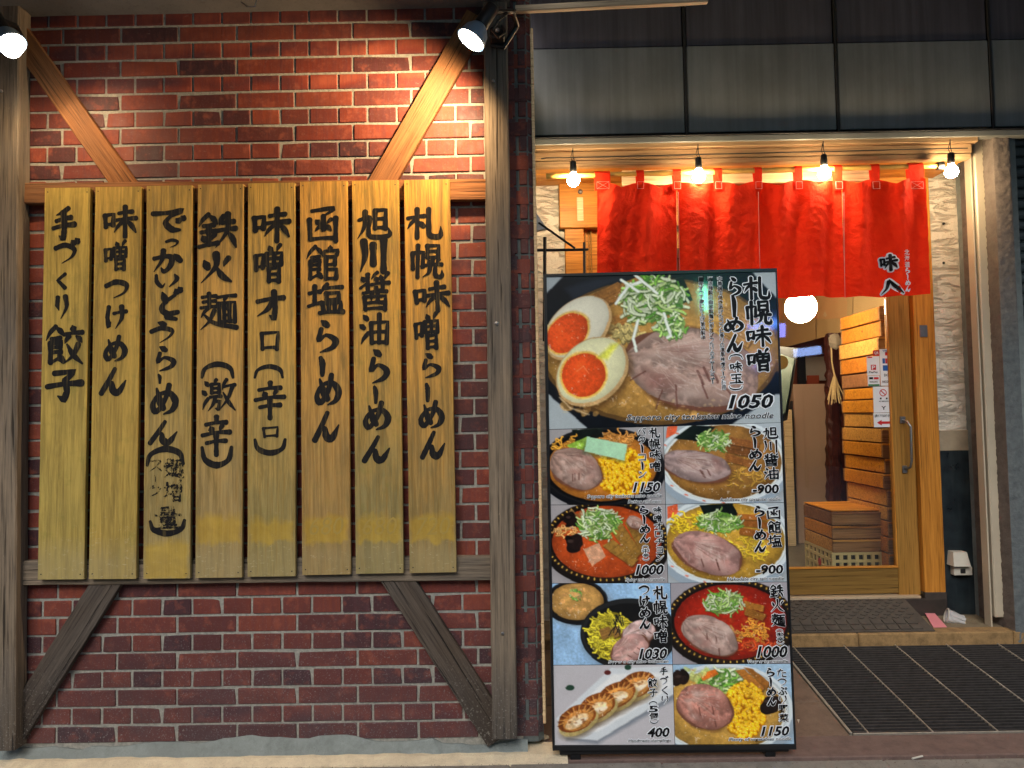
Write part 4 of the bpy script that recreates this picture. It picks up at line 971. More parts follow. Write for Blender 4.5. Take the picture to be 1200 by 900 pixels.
for pi in range(4):
    xa, xb = atY(splits[pi], 215, NY).x, atY(splits[pi+1], 215, NY).x
    ba, bb = atY(bots[pi], 350, NY).x, atY(bots[pi+1], 350, NY).x
    zt0, zt1 = atY(splits[pi], 215.5-(splits[pi]-700)*.017, NY).z, atY(splits[pi+1], 215.5-(splits[pi+1]-700)*.017, NY).z
    gap = .0022
    vs = []; fs = []
    for i in range(NX+1):
        u = i/NX
        for j in range(NZ+1):
            v = j/NZ; X = (xa+gap)*(1-u)+(xb-gap)*u; Xb = (ba+gap*1.6)*(1-u)+(bb-gap*1.6)*u; X = X*(1-v)+Xb*v
            xm = xa*(1-u)+xb*u
            d = min(abs(xm-q) for q in tabX); sag = .030*min(1, max(0, d-.02)/.085)**1.3
            zt_ = zt0*(1-u)+zt1*u - sag
            zbot = atY(888, 351.5, NY).z + .010*math.sin(u*math.pi)*(-1)**pi*.3 - (u*0) + (pi-1.5+u)*.004
            y = NY + fold(X, v, pi*1.9) + .010*math.sin(v*7+X*21)*sag*20
            # creases running down from the tabs
            y += .006*math.exp(-(d/.05)**2)*math.exp(-v*2.2) - .012*(1-math.exp(-(d/.05)**2))*math.exp(-v*3)
            zz_ = zt_*(1-v)+zbot*v; y -= crumple(X, zz_, pi)*(.35+.65*min(1, v*4))
            vs.append((X, y, zz_))
    for i in range(NX):
        for j in range(NZ): a = i*(NZ+1)+j; fs.append((a, a+1, a+NZ+2, a+NZ+1))
    MB().add(vs, fs).build('cloth_panel', M['cloth'], nor, smooth=True)
for x, w in tabs:
    X = atY(x, 215, NY).x; hw = wpx(w/2, NY); zp = poleZ(X); zt_ = atY(x, 223, NY).z
    prof = [(NY-.010+.004, zt_), (NY-.016, zp-.012), (NY-.016, zp+.005), (NY-.006, zp+.017), (NY+.006, zp+.017), (NY+.016, zp+.004), (NY+.016, zp-.012), (NY+.004, zt_)]
    vs = [(X+s*hw+random.uniform(-.001, .001), y, z) for s in (-1, 0, 1) for y, z in prof]; n_ = len(prof)
    tb = MB().add(vs, [(q*n_+i, q*n_+i+1, (q+1)*n_+i+1, (q+1)*n_+i) for q in (0, 1) for i in range(n_-1)]).build('tab', M['cloth'], nor)
    s2 = MB(); y0 = NY-.0185; a_ = [(X-hw*.8, zt_+.003), (X+hw*.8, zt_+.003), (X+hw*.8, zt_+.04), (X-hw*.8, zt_+.04)]
    segs = [(0, 1), (1, 2), (2, 3), (3, 0)] + ([(0, 2), (1, 3)] if w > 12 else [])
    for p_, q_ in segs: s2.tube([(a_[p_][0], y0, a_[p_][1]), (a_[q_][0], y0, a_[q_][1])], .0009, 4)
    s2.build('stitching', M['stitch'], tb)
for i in (1, 2, 3):                              # open slits: pale stitched edges
    X0, X1 = atY(splits[i], 225, NY).x, atY(bots[i], 350, NY).x; z0, z1 = atY(splits[i], 226, NY).z, atY(bots[i], 350, NY).z
    hem = MB()
    for s in (-1, 1): hem.tube([(X0*(1-t)+X1*t+s*(.003+.002*t), NY+fold(X0*(1-t)+X1*t, t, (i-.5+s*.5)*1.9)-.018, z0*(1-t)+z1*t) for t in [k/24 for k in range(25)]], .0011, 4)
    hem.build('slit_hem', M['stitch'], nor)
SN = Surf(Vector((0, NY-.052, 0)), Vector((0, -1, 0)), 0).fix()
def drape(mb, dy):                               # lay flat lettering onto the folded cloth
    zt_ = atY(1030, 215, NY).z; zb2 = atY(1030, 351, NY).z; out = []
    for x, y, z in mb.v:
        v = min(1, max(0, (zt_-z)/(zt_-zb2))); out.append((x, NY+fold(x, v, 3*1.9)-.007-crumple(x, z, 3)-dy+(y-(NY-.052)), z))
    mb.v = out; return mb
for fatter, mt, nm, dy in ((.0085, M['print_white'], 'lettering_outline', 0), (0, M['print_black'], 'lettering', .0045)):
    mb = MB()
    for ch, x0, y0, x1, y1 in (('味',1037,296,1055,315),('八',1039,325,1062,343)):
        o, ww, hh = SN.boxof(x0, y0, x1, y1); glyph(mb, ch, o, EX, EYV, ww, hh, .11, fatter, per=4)
    drape(mb, dy).build(nm, mt, nor)
mb = MB()
for i, ch in enumerate('北海道らーめん'):
    y0 = 291+i*7.1; o, ww, hh = SN.boxof(1063+i*.35, y0, 1069.5+i*.35, y0+6.4)
    if ch in G: glyph(mb, ch, o, EX, EYV, ww, hh, .16, per=3)
    else: ftext(mb, ch, o, EX, EYV, ww, hh, .015)
drape(mb, 0).build('white_lettering', M['print_white'], nor)

# ------------------------------------------------------------------ interior
room = empty('restaurant_room', (2.0, 5.5, ZS), 'warm restaurant room seen through the glass door', 'room')
box('room_floor', concrete('room_floor', lin((120,112,98)), 10, .7, .2, .5), (-.3, 4.33, .0), (4.2, 7.6, ZS-.002), 0, room)
box('back_wall', plain('red_brown_wall', lin((140,72,52)), .7, .15, 3), (-.3, 7.5, ZS), (4.2, 7.6, 3.0), 0, room)
box('left_wall', plain('room_wall', lin((170,140,104)), .8, .1, 3), (-.3, 4.4, ZS), (-.2, 7.5, 3.0), 0, room)
box('right_wall', plain('room_wall_right', lin((180,150,112)), .8, .1, 3), (3.3, 4.4, ZS), (3.4, 7.5, 3.0), 0, room)
box('room_ceiling', plain('room_ceiling', lin((190,170,140)), .8, .1, 3), (-.3, 4.36, 2.9), (4.2, 7.6, 3.0), 0, room)
# bulkhead of tan panels above the crates
bh = empty('bulkhead', (2.6, 5.2, 1.9), 'tan panelled bulkhead sloping above the crates inside', 'panel')
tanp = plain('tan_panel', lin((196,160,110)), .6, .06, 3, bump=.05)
bp = [atY(900, 300, 6.6), atY(1048, 300, 4.9), atY(1048, 372, 4.9), atY(1000, 385, 5.35), atY(957, 397, 5.95), atY(900, 412, 6.6)]
def fac(pl, nrm): return MB().prism(pl, nrm)
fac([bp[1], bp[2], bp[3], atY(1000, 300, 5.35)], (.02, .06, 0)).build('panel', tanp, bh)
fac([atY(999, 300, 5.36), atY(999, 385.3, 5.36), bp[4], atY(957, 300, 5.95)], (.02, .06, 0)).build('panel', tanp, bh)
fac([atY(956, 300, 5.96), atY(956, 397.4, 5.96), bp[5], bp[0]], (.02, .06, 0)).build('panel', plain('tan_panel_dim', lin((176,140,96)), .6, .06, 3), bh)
gl = empty('globe_lamp', atY(938.5, 361, 4.72), 'white glowing globe lamp hanging inside behind the glass', 'lamp')
MB().sphere(atY(938.5, 360.5, 4.72), wpx(18, 4.72), 28, 18).build('globe', M['globe'], gl, smooth=True)
MB().tube([atY(938.5, 343, 4.72), atY(938.5, 240, 4.72)], .006, 8).build('cord', M['black_metal'], gl)
cab = empty('beige_cabinet', atY(955, 636, 6.0), 'tall beige cabinet standing inside behind the small crate stack', 'cabinet')
cx0, cx1 = ipx(933, 6.0, 550), ipx(975, 6.0, 550)
cabm = plain('beige_laminate', lin((178,148,128)), .5, .05, 3, bump=.03)
box('cabinet_body', cabm, (cx0, 6.0, ZS), (cx1, 6.5, atY(950, 450, 6.0).z), .004, cab)
box('side_stile', M['pale_wood'], (ipx(921, 5.9, 550), 5.9, ZS), (ipx(930.5, 5.9, 550), 6.3, atY(925, 480, 5.9).z), .004, cab)
box('dark_edge', M['joint'], (cx0-.025, 6.01, ZS), (cx0-.003, 6.3, atY(925, 470, 6.0).z), .002, cab)
dp = beam('carved_post', wood('dark_carved_wood', lin((30,14,12)), lin((64,28,22)), lin((92,44,34)), .4, 14, .9), atY(981, 640, 5.6), atY(979, 390, 5.6), wpx(15, 5.6), .1, None, b=.02, n=40, rough=.009)
WO[dp] = Vector(dp.location); tag(dp, 'dark red-brown carved wooden post inside beside the crates', 'post')
orn = empty('straw_ornament', atY(978, 470, 5.45), 'dried straw ornament hanging on a cord in front of the dark post', 'ornament')
strw = plain('straw', lin((206,178,128)), .8, .2, 20)
st_ = MB()
for i in range(16):
    a = random.uniform(-.05, .05); z0 = atY(978, 438, 5.45); st_.tube([z0, z0+Vector((a*.5, random.uniform(-.02, .02), -.08)), z0+Vector((a*1.3, random.uniform(-.02, .02), -.17-random.random()*.06))], .004, 5)
st_.build('straw_bundle', strw, orn)
MB().tube([atY(974, 400, 5.45), atY(975, 425, 5.45), atY(978, 440, 5.45)], .006, 6).build('cord', strw, orn)
kn = MB().sphere(atY(979, 400, 5.42), .05, 10, 8, (1, .6, 1.1)); kn.v = [(x+random.uniform(-.008, .008), y, z+random.uniform(-.008, .008)) for x, y, z in kn.v]; kn.build('cloth_knot', plain('grey_cloth', lin((150,136,118)), .8), orn)
# leaning framed food picture near the glass
fp = empty('leaning_picture', atY(918, 490, 4.75), 'framed food picture leaning inside at the left of the glass', 'picture')
g2 = empty('globe_lamp', atY(862, 345, 4.9), 'added globe lamp, unseen behind the menu sign, brightening the crates', 'lamp')  # unseen lamp, added to brighten the crate sides
MB().sphere(atY(860, 372, 4.9), wpx(17, 4.9), 20, 14).build('globe', M['globe'], g2, smooth=True)
MB().tube([atY(860, 352, 4.9), atY(860, 240, 4.9)], .006, 8).build('cord', M['black_metal'], g2)
P0, P1, P2, P3 = atY(905, 405, 4.9), atY(935, 408, 4.72), atY(922, 492, 4.62), atY(905, 500, 4.75)
fac([P0, P1, P2, P3], (.015, .03, 0)).build('picture_frame', M['black_metal'], fp)
q = [P0.lerp(P2, .08), P1.lerp(P3, .14), P2.lerp(P0, .1), P3.lerp(P1, .06)]
fac([p+Vector((-.004, -.012, 0)) for p in q], (0, .008, 0)).build('picture_sheet', plain('faded_print', lin((104,120,108)), .4, .2, 8), fp)
ce = atY(914, 425, 4.66); MB().lathe(ce+Vector((0, -.02, 0)), (0, -1, 0), [(0, .045), (.002, .044)], 20, (True, True)).build('egg_print', plain('egg_print', lin((170,140,60)), .4, .08, 8), fp)
# notices on the back wall standing in for tube lights reflected in the glass
pw = empty('reflection_panels', atY(950, 420, 7.3), 'pale panels on the red-brown back wall standing in for reflections in the door glass', 'reflection')
for (a_, b_, c_, d_, cc_) in ((944, 418, 972, 446, (206,200,196)), (936, 418, 942, 450, (30,32,40)), (946, 440, 958, 450, (200,92,60))):
    MB().box(atY(a_, d_, 7.35+.01*(cc_[0] > 202)), atY(c_, b_, 7.39+.01*(cc_[0] > 202)), .002).build('notice', plain('notice', lin(cc_), .6, .05), pw)

# crates
def crate(name, x0, x1, y0, y1, z0, h, mt, me_, label, jog=0.0, plastic=False):
    root = empty(name, (x0, y0, z0), label, 'crate')
    j = jog
    # side board (towards the door), two end boards with a grip slot, floor board, far side
    beam('side_board', mt, (x0+j, y0+.02, z0+h/2), (x0+j, y1-.02, z0+h/2), h-.006, .012, root, b=.0015, n=6, rough=.0006) if False else \
        MB().box((x0+j, y0+.018, z0+.003), (x0+j+.014, y1-.018, z0+h-.006), .003).build('side_board', mt, root)
    MB().box((x0+j-.001, y0, z0+.002), (x0+j+.36, y0+.016, z0+h-.006), .002).build('end_board', me_, root)
    MB().box((x0+j-.004, y0-.010, z0+h-.016), (x0+j+.36, y0-.001, z0+h-.004), .002).build('end_batten', mt, root)
    MB().box((x0+j, y1-.016, z0+.002), (x0+j+.36, y1, z0+h-.006), .002).build('far_board', me_, root)
    MB().box((x0+j+.346, y0+.018, z0+.002), (x0+j+.36, y1-.018, z0+h-.004), .002).build('far_side_board', mt, root)
    MB().box((x0+j+.015, y0+.018, z0+.001), (x0+j+.345, y1-.018, z0+.008), .001).build('crate_floor', me_, root)
    return root
cX = ipx(1035.5, 4.52, 500); ys0, ys1 = 4.52, 5.08
yb_l = [665, 650, 630, 611, 594, 573, 555, 537, 519, 501.5, 484, 467, 452, 434, 414, 394, 375, 358]
ordn = ['lowest', 'second', 'third', 'fourth', 'fifth', 'sixth', 'seventh', 'eighth', 'ninth', 'tenth', 'eleventh', 'twelfth', 'thirteenth', 'fourteenth', 'fifteenth', 'sixteenth', 'topmost']
zs_l = [atY(1035.5, y, 4.52).z for y in yb_l]; zs_l[0] = ZS
zs_l[1] = max(zs_l[1], ZS+.05)
tones = [M['crate'], wood('crate_wood_deep', lin((130,66,18)), lin((190,108,28)), lin((214,136,48)), .6, 12, .8), wood('crate_wood_pale', lin((160,96,34)), lin((214,146,60)), lin((230,176,96)), .6, 12, .8)]
# keep the real module: extra crate under the visible ones down to the floor
lowz = zs_l[2]; n_low = max(1, round((lowz-ZS)/.085))
zl = [ZS+(lowz-ZS)*i/n_low for i in range(n_low)] + zs_l[2:]
print('crates', len(zl)-1, n_low)
for i in range(len(zl)-1):
    brown = abs((zl[i]+zl[i+1])/2-atY(1035, 443, 4.52).z) < .03
    nm = ordn[i] if i < len(zl)-2 else 'topmost'
    lb = f'{nm} wooden noodle crate of the tall stack behind the glass' if i == len(zl)-2 else (f'{nm} wooden noodle crate from the floor in the tall stack' + (', duller brown than the rest' if brown else ''))
    o = crate('noodle_crate', cX, 0, ys0, ys1, zl[i], zl[i+1]-zl[i], M['crate_brown'] if brown else tones[random.randrange(3)], M['crate_end'], lb, random.uniform(-.012, .010))
    o['group'] = 'wooden noodle crates in the tall stack'
sX = ipx(975, 4.62, 600); sz = [atY(975, y, 4.62).z for y in (648, 632, 616, 600)]
for i in range(3):
    o = crate('noodle_crate', sX, 0, 4.62, 5.08, sz[i], sz[i+1]-sz[i], [tones[2], M['crate'], M['crate_brown']][i], M['crate_end'],
        ['lower wooden crate of the short stack, just above the white plastic one', 'middle wooden crate of the short stack beside the tall one', 'top crate of the short stack with a brown side'][i], 0)
    o['group'] = 'wooden crates in the short stack'
MB().box((sX+.001, 4.63, sz[3]+.001), (sX+.33, 5.07, sz[3]+.010), .002).build('lid', M['crate'], o)
pc_ = empty('plastic_crate', (sX, 4.62, ZS), 'cream slotted plastic crate at the bottom of the short stack', 'crate', 'short stack base')
del pc_['group']
hh = sz[0]-ZS-.002; sx = MB()
pmat = plain('cream_plastic', lin((216,196,140)), .5, .05, 10)
def slotted(a, b, axis):                          # frame of bars with real holes
    L_ = (b-a); nn = 7
    for j in range(nn+1):
        t0 = a+L_*j/nn; w2 = L_*.012+.006
        if axis == 'y': sx.box((sX, t0-w2, ZS), (sX+.012, t0+w2, ZS+hh), 0)
        else: sx.box((t0-w2, 4.62, ZS), (t0+w2, 4.632, ZS+hh), 0)
    for zf in (0.02, .36, .68, .93):
        z0 = ZS+hh*zf
        if axis == 'y': sx.box((sX-.001, a, z0), (sX+.013, b, z0+.016), 0)
        else: sx.box((a, 4.619, z0), (b, 4.633, z0+.016), 0)
slotted(4.63, 5.07, 'y'); slotted(sX, sX+.34, 'x'); sx.build('slotted_sides', pmat, pc_)
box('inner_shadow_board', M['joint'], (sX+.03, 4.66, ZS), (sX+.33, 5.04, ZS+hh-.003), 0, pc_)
pd = atY(957, 646, 4.83); MB().lathe((sX-.002, 4.83, ZS+hh*.5), (-1, 0, 0), [(0, .024), (.002, .024)], 16, (False, True)).build('red_badge', M['print_red'], pc_)

# stickers on the glass
SG = Surf(Vector((0, DY+.028, 0)), Vector((0, -1, 0)), 0).fix()
def sticker(lb, x0, y0, x1, y1, draw, bg='print_white'):
    root = empty('glass_sticker', atY((x0+x1)/2, y1, DY+.028), lb, 'sticker')
    o, w, h = SG.boxof(x0, y0, x1, y1)
    MB().prism([o, o+EX*w, o+EX*w+EYV*h, o+EYV*h], (0, .0015, 0)).build('sticker_sheet', M[bg], root)
    groups = {}
    for mt, kind, a in draw:
        mb = groups.setdefault(mt, MB()); oo, ww, h2 = SG.boxof(a[0], a[1], a[2], a[3]); oo = oo+Vector((0, -.001-.0003*list(groups).index(mt), 0))
        if kind == 'r': mb.add([oo, oo+EX*ww, oo+EX*ww+EYV*h2, oo+EYV*h2], [(0,1,2,3)])
        elif kind == 'ring':
            c = oo+EX*ww/2+EYV*h2/2; n_ = 24; vs = []
            for i in range(n_):
                t_ = 2*math.pi*i/n_; d_ = EX*math.cos(t_)+EYV*math.sin(t_); vs += [c+d_*ww/2, c+d_*ww/2*.78]
            mb.add(vs, [(2*i, 2*i+1, (2*i+3) % (2*n_), (2*i+2) % (2*n_)) for i in range(n_)])
            mb.add([c+(EX+EYV)*ww*.30+(EX-EYV)*.002, c+(EX+EYV)*ww*.30-(EX-EYV)*.002, c-(EX+EYV)*ww*.30-(EX-EYV)*.002, c-(EX+EYV)*ww*.30+(EX-EYV)*.002], [(0,1,2,3)])
        elif kind == 'arrow':
            q = [(0, .5), (.34, 0), (.34, .28), (1, .28), (1, .72), (.34, .72), (.34, 1)]; mb.add([oo+EX*ww*x+EYV*h2*y for x, y in q], [(0,1,2,6), (2,3,4,5)])
        else: ftext(mb, a[4], oo, EX, EYV, ww, h2, .02)
    for mt, mb in groups.items(): mb.build('sticker_print', M[mt], root)
sticker('white card-brand sticker strip high on the glass beside the stile', 1031.5, 409, 1044.5, 452, [('print_red','r',(1037,412.5,1042,416.5)),('print_blue','t',(1034,410,1042,412,'VISA')),('print_blue','r',(1034,420,1037,426)),('print_red','r',(1037.3,420,1039.6,426)),('print_green','r',(1040,420,1042.5,426)),('print_blue','r',(1034.5,428,1041,434.5)),('print_black','t',(1036,438,1041,441,'DC')),('print_black','t',(1034,446,1042,448.5,'NICOS'))])
sticker('small red and white payment sticker left of the card strip', 1023, 410.5, 1030.5, 417, [('print_white','t',(1024.5,412,1029.5,415.5,'QR'))], 'print_red')
sticker('white payment sticker with a red square logo on the glass', 1016, 417.5, 1030.8, 440, [('print_red','r',(1016.6,418,1022,419.5)),('print_red','r',(1020.5,427.5,1026.5,433.5)),('print_white','t',(1021.8,428.5,1025.4,432.8,'P')),('print_black','t',(1018.5,435,1028.5,437.5,'PayPay'))])
sticker('small sticker with black, pink and green bars above the no-smoking notice', 1017, 440.5, 1031, 452.5, [('print_black','r',(1018.5,442,1023,444.5)),('print_red','r',(1024,442,1029.5,444.5)),('print_black','t',(1019,446.5,1028,448.5,'WAON')),('print_green','r',(1017.5,450.3,1030.5,452.2))])
sticker('white no-smoking notice with a red ring on the glass', 1023.5, 453, 1046.5, 483.5, [('print_red','ring',(1030.5,456,1039,464.5)),('print_black','r',(1031,466,1033,468)),('print_black','r',(1038,466,1040,468)),('print_black','t',(1030,469.5,1041,471,'NO SMOKING')),('print_black','t',(1033,476,1038,480,'Y'))])
sticker('white sticker with a red arrow pointing left above the handle', 1024, 484, 1047, 500.5, [('print_black','t',(1025,485.5,1045.5,489,'自動ドアではありません')),('print_red','arrow',(1027.5,492,1044,498.5))])

# ------------------------------------------------------------------ printed dish photographs: painted point by point into a vertex-colour grid
def vnoise(h, w, cell, seed, oct=3):
    r = np.random.default_rng(seed); out = np.zeros((h, w)); amp = 1; tot = 0
    for o in range(oct):
        c = max(1.2, cell/2**o); gh, gw = int(h/c)+3, int(w/c)+3; gdd = r.random((gh, gw))
        y = np.arange(h)/c; x = np.arange(w)/c; yi = y.astype(int); xi_ = x.astype(int); fy = (y-yi)[:, None]; fx = (x-xi_)[None, :]
        fy = fy*fy*(3-2*fy); fx = fx*fx*(3-2*fx)
        a = gdd[yi][:, xi_]; b = gdd[yi][:, xi_+1]; c2 = gdd[yi+1][:, xi_]; d = gdd[yi+1][:, xi_+1]
        out += amp*((a*(1-fx)+b*fx)*(1-fy)+(c2*(1-fx)+d*fx)*fy); tot += amp; amp *= .55
    return out/tot
_SEED = [100]
class Canvas:
    def __init__(s, x0, y0, x1, y1, sc, bg):
        s.x0, s.y0, s.sc = x0, y0, sc; s.w, s.h = int((x1-x0)*sc), int((y1-y0)*sc)
        s.c = np.zeros((s.h, s.w, 3))+np.array(bg, float); s.c *= (1+.06*(vnoise(s.h, s.w, 60*sc, 3)-.5))[..., None]
    def reg(s, x0, y0, x1, y1):
        a, b = max(0, int((x0-s.x0)*s.sc)-2), max(0, int((y0-s.y0)*s.sc)-2); c, d = min(s.w, int((x1-s.x0)*s.sc)+3), min(s.h, int((y1-s.y0)*s.sc)+3)
        if c <= a or d <= b: return None
        Y, X = np.mgrid[b:d, a:c]; return (slice(b, d), slice(a, c)), (X+.5)/s.sc+s.x0, (Y+.5)/s.sc+s.y0
    def put(s, sl, m, col):
        s.c[sl] = s.c[sl]*(1-m[..., None])+np.clip(col, 0, 255)*m[..., None]
    def ell(s, cx, cy, rx, ry, col, rot=0, soft=.8, alpha=1, tex=0, cell=4, rim=0, irr=0, light=0, stretch=None):
        R_ = max(rx, ry)*(1+irr)+2; q = s.reg(cx-R_, cy-R_, cx+R_, cy+R_)
        if q is None: return
        sl, X, Y = q; a = math.radians(rot); dx, dy = X-cx, Y-cy; u = dx*math.cos(a)+dy*math.sin(a); v = -dx*math.sin(a)+dy*math.cos(a)
        r = np.sqrt((u/rx)**2+(v/ry)**2)+1e-9; _SEED[0] += 1
        if irr:
            th = np.arctan2(v/ry, u/rx); rr = np.random.default_rng(_SEED[0]); r = r/(1+irr*sum(math.sin(1)*np.sin(th*k+rr.random()*6.3)/k for k in (2, 3, 5, 7)))
        m = np.clip(.5-(r-1)*min(rx, ry)/soft, 0, 1)*alpha
        base = np.array(col, float)[None, None, :]*np.ones(X.shape+(1,)); f = np.ones(X.shape)
        if tex:
            n = vnoise(X.shape[0], X.shape[1], cell*s.sc, _SEED[0], 4)-.5
            if stretch is not None:
                al = np.arctan2(v, u+rx*1.1)*stretch; n = n*.6+.35*np.sin(al*9+n*6)*.5
            f += tex*n*2
        if rim: f *= 1-rim*np.clip(r, 0, 1)**5
        if light: f *= 1+light*(-v/ry*.6-u/rx*.3)
        s.put(sl, m, base*f[..., None])
    def poly(s, P, col, soft=.8, tex=0, cell=4, alpha=1):
        P = [np.array(p, float) for p in P]; xs = [p[0] for p in P]; ys = [p[1] for p in P]; q = s.reg(min(xs)-1, min(ys)-1, max(xs)+1, max(ys)+1)
        if q is None: return
        sl, X, Y = q; ar = sum(P[i][0]*P[(i+1) % len(P)][1]-P[(i+1) % len(P)][0]*P[i][1] for i in range(len(P))); d = np.full(X.shape, 1e9)
        for i in range(len(P)):
            a, b = P[i], P[(i+1) % len(P)]; e = b-a; L = np.hypot(*e)+1e-9; dd = ((X-a[0])*-e[1]+(Y-a[1])*e[0])/L; d = np.minimum(d, dd if ar > 0 else -dd)
        m = np.clip(.5+d/soft, 0, 1)*alpha; f = np.ones(X.shape)
        if tex: _SEED[0] += 1; f += tex*2*(vnoise(*X.shape, cell*s.sc, _SEED[0], 3)-.5)
        s.put(sl, m, np.array(col, float)[None, None, :]*f[..., None])
    def line(s, P, w, col, alpha=1, soft=.7):
        for a, b in zip(P, P[1:]):
            a = np.array(a, float); b = np.array(b, float); q = s.reg(min(a[0], b[0])-w, min(a[1], b[1])-w, max(a[0], b[0])+w, max(a[1], b[1])+w)
            if q is None: continue
            sl, X, Y = q; e = b-a; L2 = e@e+1e-9; t_ = np.clip(((X-a[0])*e[0]+(Y-a[1])*e[1])/L2, 0, 1)
            d = np.hypot(X-a[0]-t_*e[0], Y-a[1]-t_*e[1]); m = np.clip(.5-(d-w/2)/soft, 0, 1)*alpha
            s.put(sl, m, np.array(col, float)[None, None, :]*(1.06-.3*(d/(w+.1))[..., None]))
R_ = random.Random(5); U_ = R_.uniform
def rc(c, v=.12): k = 1+U_(-v, v); return tuple(x*k for x in c)
def bowl(c, cx, cy, rx, ry, soupc, kind='black', k=.88):
    if rx > 60: rx *= 1.07; ry *= 1.09
    c.ell(cx+3, cy+ry*.20, rx*1.03, ry*1.0, (120,122,126), soft=10, alpha=.55)
    if kind == 'black': c.ell(cx, cy+ry*.12, rx*1.02, ry*1.02, (16,18,24)); c.ell(cx, cy, rx, ry, (34,34,36)); c.ell(cx, cy+1, rx*.95, ry*.94, (14,14,16))
    elif kind == 'gold':
        c.ell(cx, cy+ry*.10, rx*1.03, ry*1.03, (22,16,14)); c.ell(cx, cy, rx, ry, (40,30,20))
        n = 60
        for i in range(n):
            a = 2*math.pi*i/n; c.ell(cx+rx*.96*math.cos(a), cy+ry*.95*math.sin(a), 1.5, .9, (206,172,88), rot=math.degrees(a))
        c.ell(cx, cy, rx*.92, ry*.90, (18,14,14))
    else:
        c.ell(cx, cy+ry*.16, rx*1.02, ry*1.02, (150,166,180)); c.ell(cx, cy, rx, ry, (208,220,226)); c.ell(cx, cy, rx*.94, ry*.93, (176,190,196)); c.ell(cx, cy+1, rx*.92, ry*.91, (214,222,222))
        for i in range(9):
            a = math.pi*(1.02+.11*i) if i < 4 else math.pi*(.1+.1*i); c.ell(cx+rx*.97*math.cos(a), cy+ry*.965*math.sin(a), 2, .8, (206,108,84), rot=20)
    c.ell(cx, cy+1, rx*k, ry*k, soupc, tex=.16, cell=9, rim=.25, light=.10)
    for i in range(26):
        a = U_(0, 6.28); r = U_(.2, .9); c.ell(cx+rx*k*r*math.cos(a), cy+ry*k*r*math.sin(a), U_(1, 5), U_(.6, 2), rc(tuple(min(255, x*1.18) for x in soupc), .1), alpha=.35)
a0 = lambda r: 0
def pork(c, cx, cy, rx, ry, rot=0, col=(166,140,130)):
    c.ell(cx+1.5, cy+2.5, rx, ry, (70,40,28), rot, soft=4, alpha=.6, irr=.10); c.ell(cx, cy+1, rx*1.01, ry*1.03, (112,76,62), rot, irr=.10)
    _SEED[0] -= 0; c.ell(cx, cy, rx, ry, col, rot, tex=.30, cell=6, irr=.10, rim=.16, light=.10, stretch=1.4)
    for i in range(14): b=U_(0,6.28); q=math.sqrt(U_(0,.55)); c.ell(cx+rx*q*math.cos(b+a0(rot)), cy+ry*q*math.sin(b), rx*U_(.08,.28), ry*U_(.06,.2), rc((214,198,190) if i%3 else (138,96,90), .1), rot=U_(-40,60), soft=rx*.12+1, alpha=.35, irr=.3)
    a = math.radians(rot)
    P = lambda u, v: (cx+u*rx*math.cos(a)-v*ry*math.sin(a), cy+u*rx*math.sin(a)+v*ry*math.cos(a))
    for i in range(int(rx*.55)):
        th = U_(-1.2, 1.2); r0, r1 = U_(.1, .5), U_(.6, .9); o = (-.75, -.25)
        p = [P(o[0]+(1.5*r*math.cos(th)), o[1]+1.0*r*math.sin(th)) for r in (r0, (r0+r1)/2, r1)]
        if all(((q[0]-cx)**2+(q[1]-cy)**2) < (min(rx, ry)*1.4)**2 for q in p): c.line(p, U_(.4, 1.0), rc((210,194,184) if i % 2 else (122,92,84), .1), .38)
    for i in range(3):
        u = U_(-.3, .6); v = U_(-.1, .5); c.line([P(u, v), P(u+.12, v+.3)], rx*.035+.4, (84,50,44), .6)
    for i in range(int(rx*.5)): c.ell(*P(U_(-.6, .6), U_(-.6, .6)), U_(.6, rx*.08+.7), .6, (226,216,212), rot=U_(0, 90), alpha=.35)
def onion(c, cx, cy, rx, ry, n, w=1.6, white=.5):
    c.ell(cx, cy, rx*.85, ry*.85, (120,160,90), irr=.2, tex=.3, cell=3, alpha=.9)
    for i in range(n):
        a = U_(0, 6.28); r = math.sqrt(U_(0, .9)); x = cx+rx*r*math.cos(a); y = cy+ry*r*math.sin(a); L = U_(.2, .5)*rx; b = U_(0, 6.28)
        col = (208,220,194) if U_(0, 1) < white*.75 else (R_.choice([(170,206,120), (120,176,74), (200,220,160), (86,140,56)]))
        P = [(x+L*t*math.cos(b)+L*.5*(t*t)*math.cos(b+1.6), y+(L*t*math.sin(b)+L*.5*t*t*math.sin(b+1.6))*.8) for t in (-.5, -.2, .2, .5)]
        c.line([(p[0]+.4, p[1]+w*.5) for p in P], w*1.2, (70,96,50), .45); c.line(P, w*U_(.7, 1.2), rc(col, .1))
def noodles(c, cx, cy, rx, ry, n, col=(218,186,70), w=1.5):
    for i in range(n):
        a = U_(0, 6.28); r = math.sqrt(U_(0, .95)); x = cx+rx*r*math.cos(a); y = cy+ry*r*math.sin(a); b = U_(0, 3.14); ph = U_(0, 6); L = U_(.3, .6)*rx
        P = [(x+L*t*math.cos(b)-w*1.3*math.sin(t*7+ph)*math.sin(b), y+(L*t*math.sin(b)+w*1.3*math.sin(t*7+ph)*math.cos(b))*.8) for t in np.linspace(-.5, .5, 7)]
        c.line([(p[0], p[1]+w*.5) for p in P], w*1.1, tuple(v*.5 for v in col), .5); c.line(P, w, rc(col, .16))
